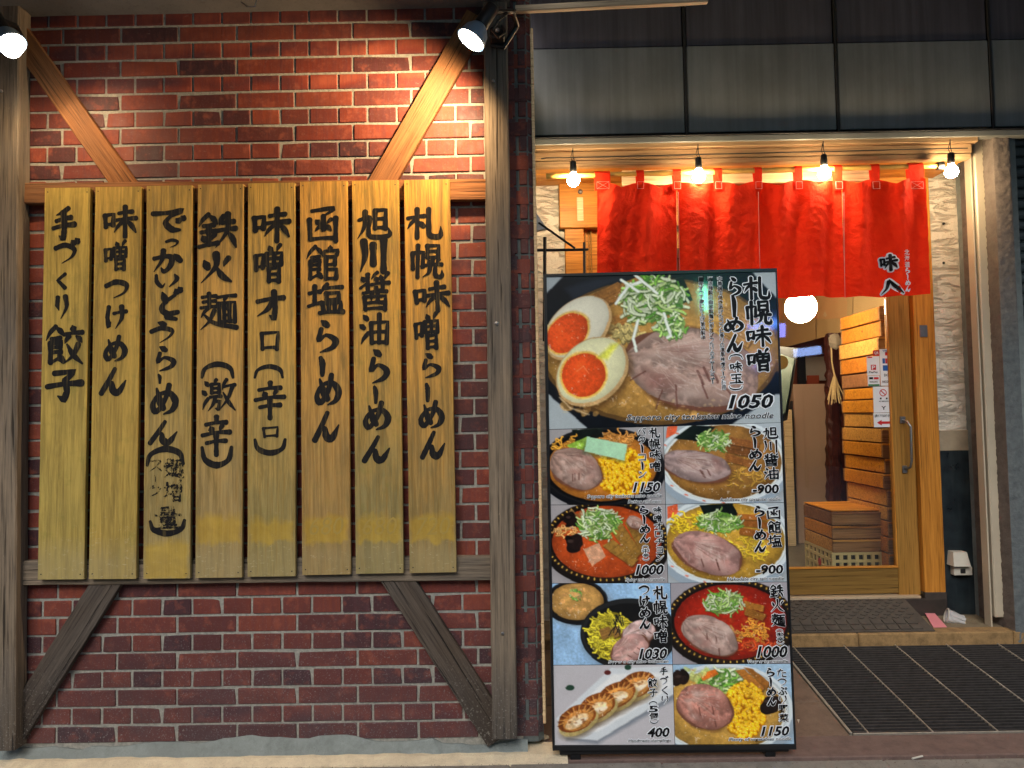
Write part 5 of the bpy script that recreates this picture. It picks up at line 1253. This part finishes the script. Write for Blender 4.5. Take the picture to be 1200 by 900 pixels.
def corn(c, cx, cy, rx, ry, n):
    pts = []
    c.ell(cx, cy, rx, ry, (176,116,20), irr=.08, tex=.2, cell=3)
    for i in range(n): a = U_(0, 6.28); r = math.sqrt(U_(0, 1)); pts.append((cx+rx*r*math.cos(a), cy+ry*r*math.sin(a)))
    for x, y in sorted(pts, key=lambda p: p[1]):
        c.ell(x+.3, y+.8, 2.9, 2.5, (150,90,10), alpha=.8); c.ell(x, y, 2.6, 2.2, rc((236,182,36), .1), rot=U_(0, 90), light=.22); c.ell(x-.6, y-.8, .8, .6, (255,238,160), alpha=.8)
def menma(c, qs, col=(150,108,56)):
    for q in qs:
        c.poly([(x+1, y+1.6) for x, y in q], (60,40,20), alpha=.6, soft=2); c.poly(q, rc(col, .12), tex=.18, cell=3)
        a, b, d = np.array(q[0], float), np.array(q[1], float), np.array(q[-1], float)
        for t in (.25, .5, .75): c.line([tuple(a+(d-a)*t), tuple(b+(np.array(q[2], float)-b)*t)], .7, rc((112,76,36)), .5)
def nori(c, q): c.poly(q, (22,30,26), tex=.35, cell=4); c.line(q[:2], .8, (70,84,70), .6)
def ear(c, cx, cy, r):
    for i in range(9): c.ell(cx+U_(-.6, .6)*r, cy+U_(-.6, .6)*r, U_(.3, .7)*r, U_(.3, .6)*r, rc((30,20,18), .3), rot=U_(0, 180), tex=.4, cell=2)
    c.ell(cx-r*.2, cy-r*.3, r*.3, r*.15, (92,76,70), alpha=.6)
def brots(c, x0, y0, w, h, n, col, s=3):
    for i in range(n): c.ell(x0+U_(0, w), y0+U_(0, h), U_(.4, 1)*s, U_(.3, .7)*s, rc(col, .2), rot=U_(0, 180), alpha=.7, tex=.2, cell=2)

panels = []
def panel(name, quad, c): panels.append((name, quad, c))
# 1 top: miso noodles with two egg halves
c = Canvas(640, 318, 910, 503, 1.35, (166,178,184))
c.poly([(640,345), (662,322), (880,318), (912,352), (912,460), (850,503), (690,503), (640,460)], (20,24,32), soft=2, tex=.2, cell=14)
c.poly([(662,338), (700,326), (730,326), (672,352)], (52,60,74), soft=6, alpha=.6)
c.ell(774, 412, 141, 86, (96,74,44)); c.ell(774, 411, 137, 82, (178,140,78), tex=.12, cell=16, rim=.2, light=.1)
menma(c, [[(664,362), (724,330), (736,342), (680,378)], [(690,350), (752,322), (760,334), (700,364)], [(718,372), (780,350), (784,362), (722,384)]], (142,102,56))
brots(c, 820, 345, 60, 60, 26, (186,150,84), 9); brots(c, 660, 440, 160, 50, 30, (190,152,92), 8)
menma(c, [[(838,352), (880,372), (876,386), (832,366)], [(846,372), (884,396), (876,408), (838,386)]], (170,134,80))
noodles(c, 728, 392, 26, 14, 30, (206,190,128), 3)
nori(c, [(772,334), (800,324), (812,352), (786,362)])
pork(c, 812, 432, 76, 47, 10, (168,144,134))
for i in range(80): x, y = 812+U_(-50, 40), 428+U_(-34, 32); c.line([(x, y), (x+U_(6, 16), y+U_(-3, 8))], U_(.5, 1.1), rc((206,192,186), .12), .4)
for x, y, L, b in ((776,458,22,1.9), (792,452,26,1.5), (822,448,20,1.2), (848,452,16,.9), (756,436,20,2.6)): c.line([(x, y), (x+L*math.cos(b), y+L*math.sin(b))], 2, (98,62,54), .7)
onion(c, 766, 352, 40, 30, 150, 3.0, .66); onion(c, 786, 384, 20, 14, 40, 2.6, .5)
for P in ([(722,356), (736,336), (752,330)], [(728,328), (748,342)], [(748,376), (742,398), (746,412)], [(778,368), (786,394), (782,396)], [(744,322), (770,344)]): c.line(P, 3.6, (226,236,228))
def egg(cx, cy, rx, ry, rot, yx, yy, yr, y2, bright):
    c.ell(cx+3, cy+5, rx*1.03, ry*1.05, (84,60,34), rot, soft=8, alpha=.7); c.ell(cx, cy, rx*1.02, ry*1.03, (186,156,112), rot); c.ell(cx-1, cy-1.5, rx*.97, ry*.95, (226,226,208) if not bright else (226,228,190), rot, tex=.03, light=.08, rim=.12)
    c.ell(yx, yy, yr*1.10, y2*1.10, (236,190,96), rot, soft=3); c.ell(yx, yy, yr, y2, (222,92,44), rot, tex=.07, cell=6, light=.14, rim=.12)
egg(677, 385, 45, 30, -42, 665, 391, 27, 20, 0)
egg(694, 436, 46, 35, -40, 684, 440, 26, 25, 1)
c.poly([(700,420), (716,404), (726,402), (712,422)], (210,214,60), soft=5, alpha=.7); c.line([(676,436), (684,430), (690,438)], 1.2, (246,150,110), .7)
c.line([(656,466), (668,478), (690,486)], 2, (230,214,180), .5)
for i in range(40): c.ell(660+U_(0, 210), 470+U_(-4, 14), U_(1, 3), U_(.6, 1.4), (226,200,150), alpha=.35)
panel('dish_print', [(640.5,324.5), (908.6,318.3), (914.6,495), (643.6,503.0)], c)
# 2 butter corn
c = Canvas(642, 500, 779, 592, 1.5, (160,160,164)); bowl(c, 706, 546, 68, 42, (192,128,58))
nori(c, [(670,504), (706,502), (708,520), (672,518)]); noodles(c, 724, 518, 26, 12, 40, (206,150,84), 1.6); noodles(c, 668, 520, 20, 10, 20, (214,160,70), 1.6)
corn(c, 730, 554, 32, 28, 330); c.poly([(664,522), (688,512), (694,520), (676,532)], (150,190,80), tex=.3); pork(c, 675, 549, 31, 23, 30)
c.poly([(684,514), (735,524), (732,543), (683,532)], (80,100,70), alpha=.5, soft=4); c.poly([(688,511.5), (735,521), (732,540), (685,529)], (172,216,184), tex=.03, cell=10)
c.poly([(658,572), (690,584), (676,588), (650,578)], (206,160,90), alpha=.0)
panel('dish_print', [(643.7,503.6), (777.0,499.9), (779.6,590.6), (645.4,591.4)], c)
# 3 asahikawa soy
c = Canvas(776, 496, 918, 592, 1.5, (166,178,186)); bowl(c, 848, 541, 72, 46, (160,120,66), 'white'); noodles(c, 868, 556, 34, 14, 30, (196,156,76), 1.4)
nori(c, [(790,514), (812,498), (838,500), (824,518)]); c.poly([(782,500), (794,498), (792,508), (780,514)], (214,104,70)); menma(c, [[(852,520), (892,528), (890,537), (850,530)], [(856,512), (890,518), (888,526), (856,521)], [(850,531), (884,541), (880,548), (850,540)]], (136,92,54))
pork(c, 816, 546, 40, 18, 12, (160,142,140)); onion(c, 836, 516, 20, 14, 70, 1.5, .45)
panel('dish_print', [(777.6,499.9), (914.7,495.4), (918.4,588.7), (780.2,590.6)], c)
# 4 spicy
c = Canvas(644, 588, 783, 684, 1.5, (160,158,162)); bowl(c, 711, 634, 68, 44, (190,86,40), 'gold')
brots(c, 664, 600, 60, 30, 20, (150,120,80), 5); ear(c, 668, 609, 10); noodles(c, 662, 620, 16, 8, 14, (216,170,110), 1.6)
menma(c, [[(716,622), (728,612), (752,648), (742,658)], [(732,612), (744,608), (762,640), (752,650)], [(706,640), (718,632), (748,656), (740,664)]], (158,122,62))
c.poly([(684,644), (702,636), (710,652), (694,664)], (206,160,130), tex=.2); pork(c, 744, 612, 10, 7, 30); onion(c, 702, 614, 26, 21, 120, 1.7, .6); ear(c, 671, 638, 12)
panel('dish_print', [(645.4,592.0), (779.6,591.2), (782.4,683.0), (646.9,683.2)], c)
# 5 hakodate salt
c = Canvas(778, 586, 922, 686, 1.5, (168,180,188)); bowl(c, 850, 634, 74, 48, (196,158,70), 'white'); c.poly([(782,594), (794,590), (794,602), (782,608)], (214,104,70))
noodles(c, 812, 616, 26, 18, 60, (226,196,60), 1.7); noodles(c, 876, 642, 28, 14, 46, (226,196,70), 1.7); nori(c, [(820,592), (858,590), (866,604), (828,610)])
menma(c, [[(866,608), (900,612), (900,619), (866,616)], [(868,618), (902,624), (900,632), (866,626)], [(864,602), (898,604), (898,610), (864,608)]], (150,96,48)); pork(c, 830, 648, 42, 22, 20, (176,140,134)); onion(c, 844, 612, 28, 14, 80, 1.6, .45)
panel('dish_print', [(780.2,591.2), (918.4,589.3), (922.0,681.5), (783.0,683.0)], c)
# 6 dipping noodles
c = Canvas(644, 680, 790, 781, 1.5, (150,186,220)); bowl(c, 676, 704, 36, 25, (184,146,88)); onion(c, 675, 697, 8, 7, 30, 1.2, .3); brots(c, 655, 690, 40, 26, 22, (206,160,104), 4)
c.ell(738, 748, 58, 42, (108,124,140), soft=8, alpha=.5); c.ell(737, 743, 57, 42, (24,28,30)); c.ell(737, 742, 55, 40, (38,40,42)); c.ell(737, 744, 52, 37, (18,20,22))
c.ell(716, 745, 26, 28, (120,110,30)); noodles(c, 716, 744, 27, 27, 150, (212,200,70), 1.8); menma(c, [[(702,738), (714,734), (718,744), (706,750)], [(716,736), (724,734), (728,744), (720,748)]], (150,116,66))
for i in range(14): x, y = 724+U_(-6, 6), 728+U_(-8, 8); c.line([(x, y), (x+U_(-6, 6), y+U_(4, 12))], 1.1, (24,26,30))
pork(c, 748, 742, 20, 14, -20, (206,182,180)); pork(c, 738, 760, 23, 15, -25, (196,158,152))
panel('dish_print', [(646.9,683.8), (785.2,683.4), (787.9,778.2), (648.6,779.2)], c)
# 7 fiery noodles
c = Canvas(782, 680, 930, 781, 1.5, (158,156,164)); bowl(c, 856, 728, 70, 46, (160,44,26), 'gold'); brots(c, 806, 700, 90, 60, 26, (196,76,40), 6); noodles(c, 878, 740, 22, 16, 50, (226,160,70), 1.5)
menma(c, [[(872,704), (896,710), (894,717), (872,712)], [(874,712), (898,720), (894,728), (872,720)]], (166,116,54)); noodles(c, 890, 758, 24, 7, 30, (206,90,50), 1.5); pork(c, 832, 744, 34, 21, 28, (176,152,144)); onion(c, 848, 706, 25, 15, 90, 1.6, .5)
panel('dish_print', [(785.8,683.4), (922.0,682.1), (926.2,777.2), (788.5,778.2)], c)
# 8 dumplings
c = Canvas(646, 775, 790, 875, 1.5, (186,186,192)); c.poly([(655,845), (716,786), (790,786), (790,820), (700,872), (664,868)], (128,136,146), soft=5); c.poly([(652,842), (716,783), (792,780), (792,812), (700,868), (662,864)], (204,212,218), soft=2); c.poly([(662,842), (718,790), (786,788), (786,806), (700,858), (668,856)], (224,228,230), soft=3)
c.ell(668, 806, 5, 3.5, (40,70,56)); c.ell(712, 788, 4, 3, (90,40,40)); c.ell(736, 782, 4, 3, (40,70,56))
for gi, (x, y) in enumerate(((745,804), (722,816), (699,829), (676,843))):
    rot = -26; ca_, sa_ = math.cos(math.radians(rot)), math.sin(math.radians(rot)); T = lambda u, v: (x+u*ca_-v*sa_, y+u*sa_+v*ca_)
    c.ell(x+4, y+7, 25, 13, (96,80,60), rot, soft=6, alpha=.7); c.ell(x+2, y+4, 25, 13, (188,172,118), rot, soft=1, tex=.12, cell=5, light=.2)
    c.ell(x, y-1, 24, 14, (128,74,34), rot, irr=.05, tex=.2, cell=3)
    c.ell(*T(1, 1), 20, 10.5, (196,140,78), rot, irr=.07, tex=.22, cell=4, light=.15)
    c.ell(*T(-1, 2), 15, 6.5, (228,200,158), rot, irr=.16, tex=.25, cell=3); c.ell(*T(2, 4), 9, 3, (240,228,204), rot, irr=.2)
    for i in range(9):
        a_ = math.radians(188+i*20); c.line([T(17*math.cos(a_), 9.5*math.sin(a_)), T(24*math.cos(a_), 14.5*math.sin(a_))], 1.3, (96,52,24), .75); c.line([T(16*math.cos(a_+.12), 9*math.sin(a_+.12)), T(23*math.cos(a_+.12), 13.5*math.sin(a_+.12))], 1.6, (214,164,100), .7)
    for i in range(16): c.ell(*T(U_(-18, 16), U_(-9, 7)), U_(.6, 2.6), U_(.5, 1.6), rc((128,68,28), .2), alpha=.55)
panel('dish_print', [(648.6,779.8), (787.9,778.8), (790.6,872.4), (650.2,873.0)], c)
# 9 plenty of vegetables
c = Canvas(786, 775, 934, 875, 1.5, (160,190,214)); bowl(c, 848, 832, 76, 50, (196,158,84), 'white'); noodles(c, 850, 800, 30, 12, 50, (226,196,120), 1.8)
c.ell(846, 798, 30, 15, (176,196,110), tex=.3, cell=4, irr=.1); onion(c, 848, 798, 34, 14, 60, 2.6, .4); c.poly([(820,790), (838,784), (842,790), (824,798)], (214,120,50), tex=.2); brots(c, 800, 784, 30, 16, 16, (196,206,130), 5)
menma(c, [[(862,786), (872,784), (896,806), (890,814)], [(872,782), (882,784), (902,800), (898,808)]], (166,112,54)); ear(c, 797, 796, 11); corn(c, 873, 832, 24, 33, 330); ear(c, 902, 826, 13); pork(c, 826, 828, 33, 25, 18, (178,128,116))
panel('dish_print', [(788.5,778.8), (926.2,777.8), (930.5,871.6), (791.2,872.4)], c)

# ------------------------------------------------------------------ the free-standing menu sign
TLp, BLp = Vector((0, 2.905, 1.862)), Vector((0, 2.862, .065))
sn_ = (TLp-BLp).cross(Vector((1, 0, 0))).normalized()
if sn_.y > 0: sn_ = -sn_
SP = (TLp+BLp)/2
mp = lambda x, y, lift=0: atP(x, y, SP, sn_)+sn_*lift
sign = empty('menu_sign', (.57, 2.90, 0), 'tall free-standing menu sign with nine printed noodle and dumpling photographs', 'menu sign')
# body: outer corners then prism backwards
oc = [mp(636.8, 321.5), mp(909.8, 314.6), mp(932.6, 877.5), mp(647.6, 879.0)]
oc[3].z = max(oc[3].z, .03)
ic = [mp(640.3, 324.5), mp(908.8, 318.2), mp(930.9, 872.0), mp(650.0, 873.4)]
MB().prism([p-sn_*.0012 for p in oc], -sn_*.045).build('sign_body', M['black_metal'], sign)
fr = MB()
for i in range(4):
    a, b, c_, d = oc[i], oc[(i+1) % 4], ic[(i+1) % 4], ic[i]
    fr.prism([a, b, c_, d], sn_*.006)
fr.mesh; frm = NT('black_frame'); frm.out(lin((24,26,30)), .3, None); fo = fr.build('sign_frame', frm.m, sign)
for x in (.2, .94):
    MB().box((x-.02, 2.872, .0), (x+.02, 2.94, .028), .004).build('foot', M['black_metal'], sign)
MB().box((.14, 2.868, .022), (1.01, 2.905, .062), .003).build('base_bar', M['black_metal'], sign)
PO = []
for nm, q, c in panels:
    q3 = [mp(x, y, .0008) for x, y in q]; H_, W_ = c.h, c.w
    # grid resampled over the quad; canvas covers the pixel box, so read colours at the pixel of each vertex
    u = np.linspace(0, 1, W_); v = np.linspace(0, 1, H_); Uu, Vv = np.meshgrid(u, v)
    Pq = np.array(q, float); px_ = ((1-Uu)*(1-Vv))[..., None]*Pq[0]+(Uu*(1-Vv))[..., None]*Pq[1]+(Uu*Vv)[..., None]*Pq[2]+((1-Uu)*Vv)[..., None]*Pq[3]
    A = np.array([list(p) for p in q3]); co = ((1-Uu)*(1-Vv))[..., None]*A[0]+(Uu*(1-Vv))[..., None]*A[1]+(Uu*Vv)[..., None]*A[2]+((1-Uu)*Vv)[..., None]*A[3]
    gxx = np.clip(((px_[..., 0]-c.x0)*c.sc-.5).round().astype(int), 0, W_-1); gyy = np.clip(((px_[..., 1]-c.y0)*c.sc-.5).round().astype(int), 0, H_-1)
    im = c.c; pad = np.pad(im, ((1, 1), (1, 1), (0, 0)), 'edge'); bl = (pad[:-2, 1:-1]+pad[2:, 1:-1]+pad[1:-1, :-2]+pad[1:-1, 2:])/4
    im = im*.55+bl*.45; mid = vnoise(H_, W_, 26, 40+len(PO), 4)-.5; fine = vnoise(H_, W_, 3.2, 60+len(PO), 2)-.5
    lum = im.mean(2, keepdims=True); sm = np.clip((im.max(2)-im.min(2)-30)/40, 0, 1)[..., None]; sat = im+(im-lum)*.06; im = sat*(1+.26*mid[..., None]*(.12+sm)+.18*fine[..., None]*(.08+sm))
    gli = np.clip((vnoise(H_, W_, 5, 80+len(PO), 3)-.74)/.08, 0, 1)*sm[..., 0]*((lum[..., 0] > 60) & (lum[..., 0] < 165)); im = im+(240-im)*.40*gli[..., None]
    im = 255*np.clip((im/255-.5)*1.10+.5, 0, 1)
    rgb = np.clip(im[gyy, gxx], 0, 255)/255; rgb = rgb*(1+.05*(rng.random(rgb.shape[:2])-.5))[..., None]; rgb = np.clip(rgb, 0, 1)
    lr = np.where(rgb <= .04045, rgb/12.92, ((rgb+.055)/1.055)**2.4)
    org = np.array(list(WO[sign])); co = (co-org).reshape(-1, 3)
    me = bpy.data.meshes.new(nm); nV = W_*H_; idx = np.arange(nV).reshape(H_, W_)
    F_ = np.stack([idx[:-1, :-1], idx[1:, :-1], idx[1:, 1:], idx[:-1, 1:]], -1).reshape(-1)
    me.vertices.add(nV); me.vertices.foreach_set('co', co.astype(np.float32).ravel()); nF = (W_-1)*(H_-1)
    me.loops.add(nF*4); me.loops.foreach_set('vertex_index', F_.astype(np.int32)); me.polygons.add(nF); me.polygons.foreach_set('loop_start', (np.arange(nF)*4).astype(np.int32))
    me.update(calc_edges=True)
    at = me.color_attributes.new('Col', 'FLOAT_COLOR', 'POINT'); at.data.foreach_set('color', np.concatenate([lr.reshape(-1, 3), np.ones((nV, 1))], 1).astype(np.float32).ravel())
    me.materials.append(M['print']); PO.append(link(nm, me, sign))
# lettering on the sign: black glyphs over a white outline
SS = Surf(SP, sn_, 0).fix()
LM = {}
def pidx(x, y):
    for i, (nm, q, c) in enumerate(panels):
        t = (x-640)/290; ytop = q[0][1]+(q[1][1]-q[0][1])*.7; ybot = q[3][1]+(q[2][1]-q[3][1])*.7
        if q[0][0]-2 < x < q[2][0]+6 and ytop-2 < y < ybot+1: return i
    return 0
def L_(x, y, k): return LM.setdefault((pidx(x, y), k), MB())
def schar(ch, x0, y0, x1, y1, bold=.018, fat=.0036):
    o, w, h = SS.boxof(x0, y0, x1, y1)
    if ch in G:
        bw = .13 if ch in 'らめんけつ' else .24 if ch == 'ー' else .088
        glyph(L_((x0+x1)/2, (y0+y1)/2, 'w'), ch, o+sn_*.0016, SS.ex, SS.ey, w, h, bw, fat, per=3); glyph(L_((x0+x1)/2, (y0+y1)/2, 'b'), ch, o+sn_*.0034, SS.ex, SS.ey, w, h, bw, 0, per=3)
    else: stext(ch, x0, y0, x1, y1, 0, bold, fat)
def stext(t, x0, y0, x1, y1, shear=0, bold=.02, fat=.0036, black=True):
    o, w, h = SS.boxof(x0, y0, x1, y1); ref = font_shape(t, 0.0, shear)[2]; sz = h/max(1e-6, ref[3]-ref[2])
    ow = fat/sz
    ftext(L_((x0+x1)/2, (y0+y1)/2, 'w'), t, o+sn_*.0020, SS.ex, SS.ey, w, h, round(bold+ow, 3), shear, ref=ref)
    if black: ftext(L_((x0+x1)/2, (y0+y1)/2, 'b'), t, o+sn_*.0040, SS.ex, SS.ey, w, h, bold, shear, ref=ref)
def col(chars, xa, ya, xb, yb, w, gap=.12, **kw):
    n = len(chars); pitch = (yb-ya)/n
    for i, ch in enumerate(chars):
        t = (i+.5)/n; cx = xa+(xb-xa)*t; y0 = ya+pitch*(i+gap/2); y1 = ya+pitch*(i+1-gap/2); ww = w
        if ch == 'ー': ww = w*.38
        if ch in '（）': y0, y1 = (y0+pitch*.35, y1) if ch == '（' else (y0, y1-pitch*.35)
        schar(ch, cx-ww/2, y0, cx+ww/2, y1, **kw)
def bounds(chs): 
    for ch, x0, y0, x1, y1 in chs: schar(ch, x0, y0, x1, y1)
bounds([('札',871,325,901,351),('幌',874,353,903,380),('味',874,382,903,406),('噌',875,409,903,435),('ら',853,325,868,347),('ー',857,347,863,371),('め',848,372,870,389),('ん',852,392,870,412),('（',854,415,870,421),('味',855,424,869,436),('玉',855,438,870,450),('）',854,452,870,457)])
stext('1050', 854, 463, 905, 478, .25, .03, .0042)
stext('Sapporo city tonkotsu miso noodle', 734, 484.5, 906, 493.5, .25, .005, .0012, True)
col('中華鍋で焼きあげたコクと香りの濃厚味噌スープ使用', 843, 324, 848, 457, 5, bold=.008, fat=.0014)
col('当店特製の自家製麺と相性ぴったりのチャーシュー', 832, 324, 835, 450, 5, bold=.008, fat=.0014)
col('一杯ずつ丁寧に仕上げ直伝製法', 821, 325, 824, 398, 5, bold=.008, fat=.0014)
small = dict(fat=.0021)
col('札幌味噌', 766.5, 500.5, 768, 552.5, 12.5, **small); col('バターコーン', 752, 501, 753, 560.5, 9.5, **small)
stext('1150', 742, 565.5, 773, 576, .25, .03, .0026); stext('Sapporo city tonkotsu miso noodle', 688, 579, 775, 584.5, .2, .0, .0014, True); stext('Butter and corn', 736, 585.5, 775, 589.5, .2, .0, .0014, True)
col('旭川醤油', 902, 499.5, 904, 562.5, 17, **small); col('らーめん', 884, 498.5, 885, 552, 14, **small)
stext('-900', 882, 568, 912, 578, .1, .03, .0026); stext('Asahikawa city soysauce noodle', 843, 583, 914, 588, .2, .0, .0014, True)
col('味噌オロチョン', 770, 593, 773.5, 658, 9.5, **small); col('らーめん', 754, 592, 756, 636, 11.5, **small); col('（中辛）', 756, 637, 757, 659, 7, **small)
stext('1000', 745, 662, 777, 673, .25, .03, .0026); stext('Spicy miso noodle', 733, 677, 779, 682, .2, .0, .0014, True)
col('函館塩', 906, 593, 908, 642, 15.5, **small); col('らーめん', 889, 592, 891, 647, 13, **small)
stext('-900', 886, 662, 917, 672, .1, .03, .0026); stext('Hakodate city salt noodle', 852, 676, 918, 681, .2, .0, .0014, True)
col('札幌味噌', 773, 686, 774.5, 753.5, 15.5, **small); col('つけめん', 754.5, 684.5, 756, 737, 12, **small)
stext('1030', 749, 760, 781, 771.5, .25, .03, .0026); stext('Sapporo city miso tsukemen', 713, 773, 783, 778, .2, .0, .0014, True)
col('鉄火麺', 909, 684, 912, 735, 15.5, **small); col('（激辛）', 913, 735, 914.5, 757, 8, **small)
stext('1000', 887, 757, 922, 770, .25, .03, .0026); stext('Very spicy noodle', 876, 773, 923, 777.5, .2, .0, .0014, True)
col('手づくり', 777, 780, 779.5, 826, 9.5, **small); col('餃子', 764, 794, 765, 817, 10.5, **small); col('（5個）', 765, 818, 766.5, 851, 10, **small)
stext('400', 759, 852.5, 784, 863, .2, .03, .0026); stext('Handmade dumplings', 736, 865.5, 786, 870, .2, .0, .0014, True)
col('たっぷり野菜', 915.5, 783, 918.5, 846, 10.5, **small); col('らーめん', 902, 782, 904.5, 827, 10, **small)
stext('1150', 892, 851, 924, 861.5, .25, .03, .0026); stext('Plenty of vegetables noodle', 854, 863.8, 927, 868.5, .2, .0, .0014, True)
for (pi_, kk), mb in LM.items(): mb.build('lettering_outline' if kk == 'w' else 'lettering', M['print_white' if kk == 'w' else 'print_black'], PO[pi_])
print('objects', len(bpy.data.objects))

# ------------------------------------------------------------------ lit signs across the street, seen mirrored in the menu sign and the glass
def mirrored(px, py, p, n, dist):
    d = ray(px, py).normalized(); hit = EYE+d*((p-EYE).dot(n)/d.dot(n)); r = d-n*2*d.dot(n); return hit+r*dist
def street_sign(a, b, p, n, dist, r, colr, power, label):
    A, B = mirrored(*a, p, n, dist), mirrored(*b, p, n, dist); m_ = (A+B)/2
    root = empty('neon_sign', (m_.x, m_.y, 0), label, 'neon sign')
    MB().tube([A, B], r, 12).build('lit_tube', emit('neon_'+str(len(bpy.data.materials)), colr, power), root)
    MB().tube([A+Vector((0, -.03-r, 0)), B+Vector((0, -.03-r, 0))], r*1.3, 8).build('back_housing', M['black_metal'], root)
    MB().tube([(m_.x, m_.y-.06-r*2, 0), (m_.x, m_.y-.06-r*2, m_.z)], .03, 8).build('mounting_pole', M['black_metal'], root)
street_sign((824, 336), (829, 364), SP, sn_, 7, .05, (.10, 1, .62), 70, 'green neon street sign mirrored in the upper right of the menu sign')
street_sign((878, 384), (912, 378), SP, sn_, 8, .06, (.12, .3, 1), 45, 'blue neon street sign mirrored beside the price on the menu sign')
street_sign((884, 424), (899, 420), SP, sn_, 8, .10, (.2, .25, 1), 26, 'short blue neon street sign mirrored lower on the menu sign')
DN = Vector((0, -1, 0)); DP = Vector((0, DY+.03, 0))
street_sign((917, 379), (917, 395), DP, DN, 9, .05, (.2, .25, 1), 9, 'small violet-blue neon sign mirrored in the door glass below the globe lamp')
street_sign((930, 414), (962, 410), DP, DN, 9, .07, (.35, .5, 1), 6, 'long pale blue neon sign mirrored in the door glass')
# the other side of the street: plain dark block whose lower storeys the glossy surfaces mirror
tag(MB().box((-16, -10.5, -.1), (-3.1, -9.0, 6.2), .02).build('opposite_building', plain('grey_render', lin((92,90,92)), .8, .2, 2)), kind='structure')
tag(MB().box((-2.9, -10.5, -.1), (7.2, -9.1, 7.0), .02).build('opposite_building', plain('brown_render', lin((84,76,70)), .8, .2, 2)), kind='structure')
tag(MB().box((7.4, -10.5, -.1), (20, -9.0, 6.0), .02).build('opposite_building', plain('dark_render', lin((70,72,78)), .8, .2, 2)), kind='structure')

# grit blown against the foot of the wall and over the ramp: nobody could count it
gm = MB()
def grit(x, y, z, r):
    a = [Vector((random.uniform(-r, r), random.uniform(-r, r), random.uniform(0, r*.8))) for _ in range(3)]; p = Vector((x, y, z+.0006))
    gm.add([p, p+Vector((r, 0, 0)), p+Vector((0, r, 0))]+[p+Vector((r*.3, r*.3, r*.7))], [(0,1,3), (1,2,3), (2,0,3), (0,2,1)])
for i in range(420): grit(random.uniform(-2.1, .1), 2.945-.10-abs(random.gauss(0, .03)), .002, random.uniform(.0015, .005))
for i in range(240): grit(random.uniform(-.05, 2.0), 2.945-.10-abs(random.gauss(0, .05)), .002, random.uniform(.0015, .005))
for i in range(160): y = random.uniform(3.06, 3.88); grit(random.uniform(1.04, 1.30), y, ramp_z(y)+.001, random.uniform(.0015, .004))
for i in range(90): grit(random.uniform(1.9, 2.6), random.uniform(4.0, 4.22), Z1+.001, random.uniform(.0015, .005))
tag(gm.build('grit', plain('grit', lin((120,110,96)), .9, .5, 200)), kind='stuff')
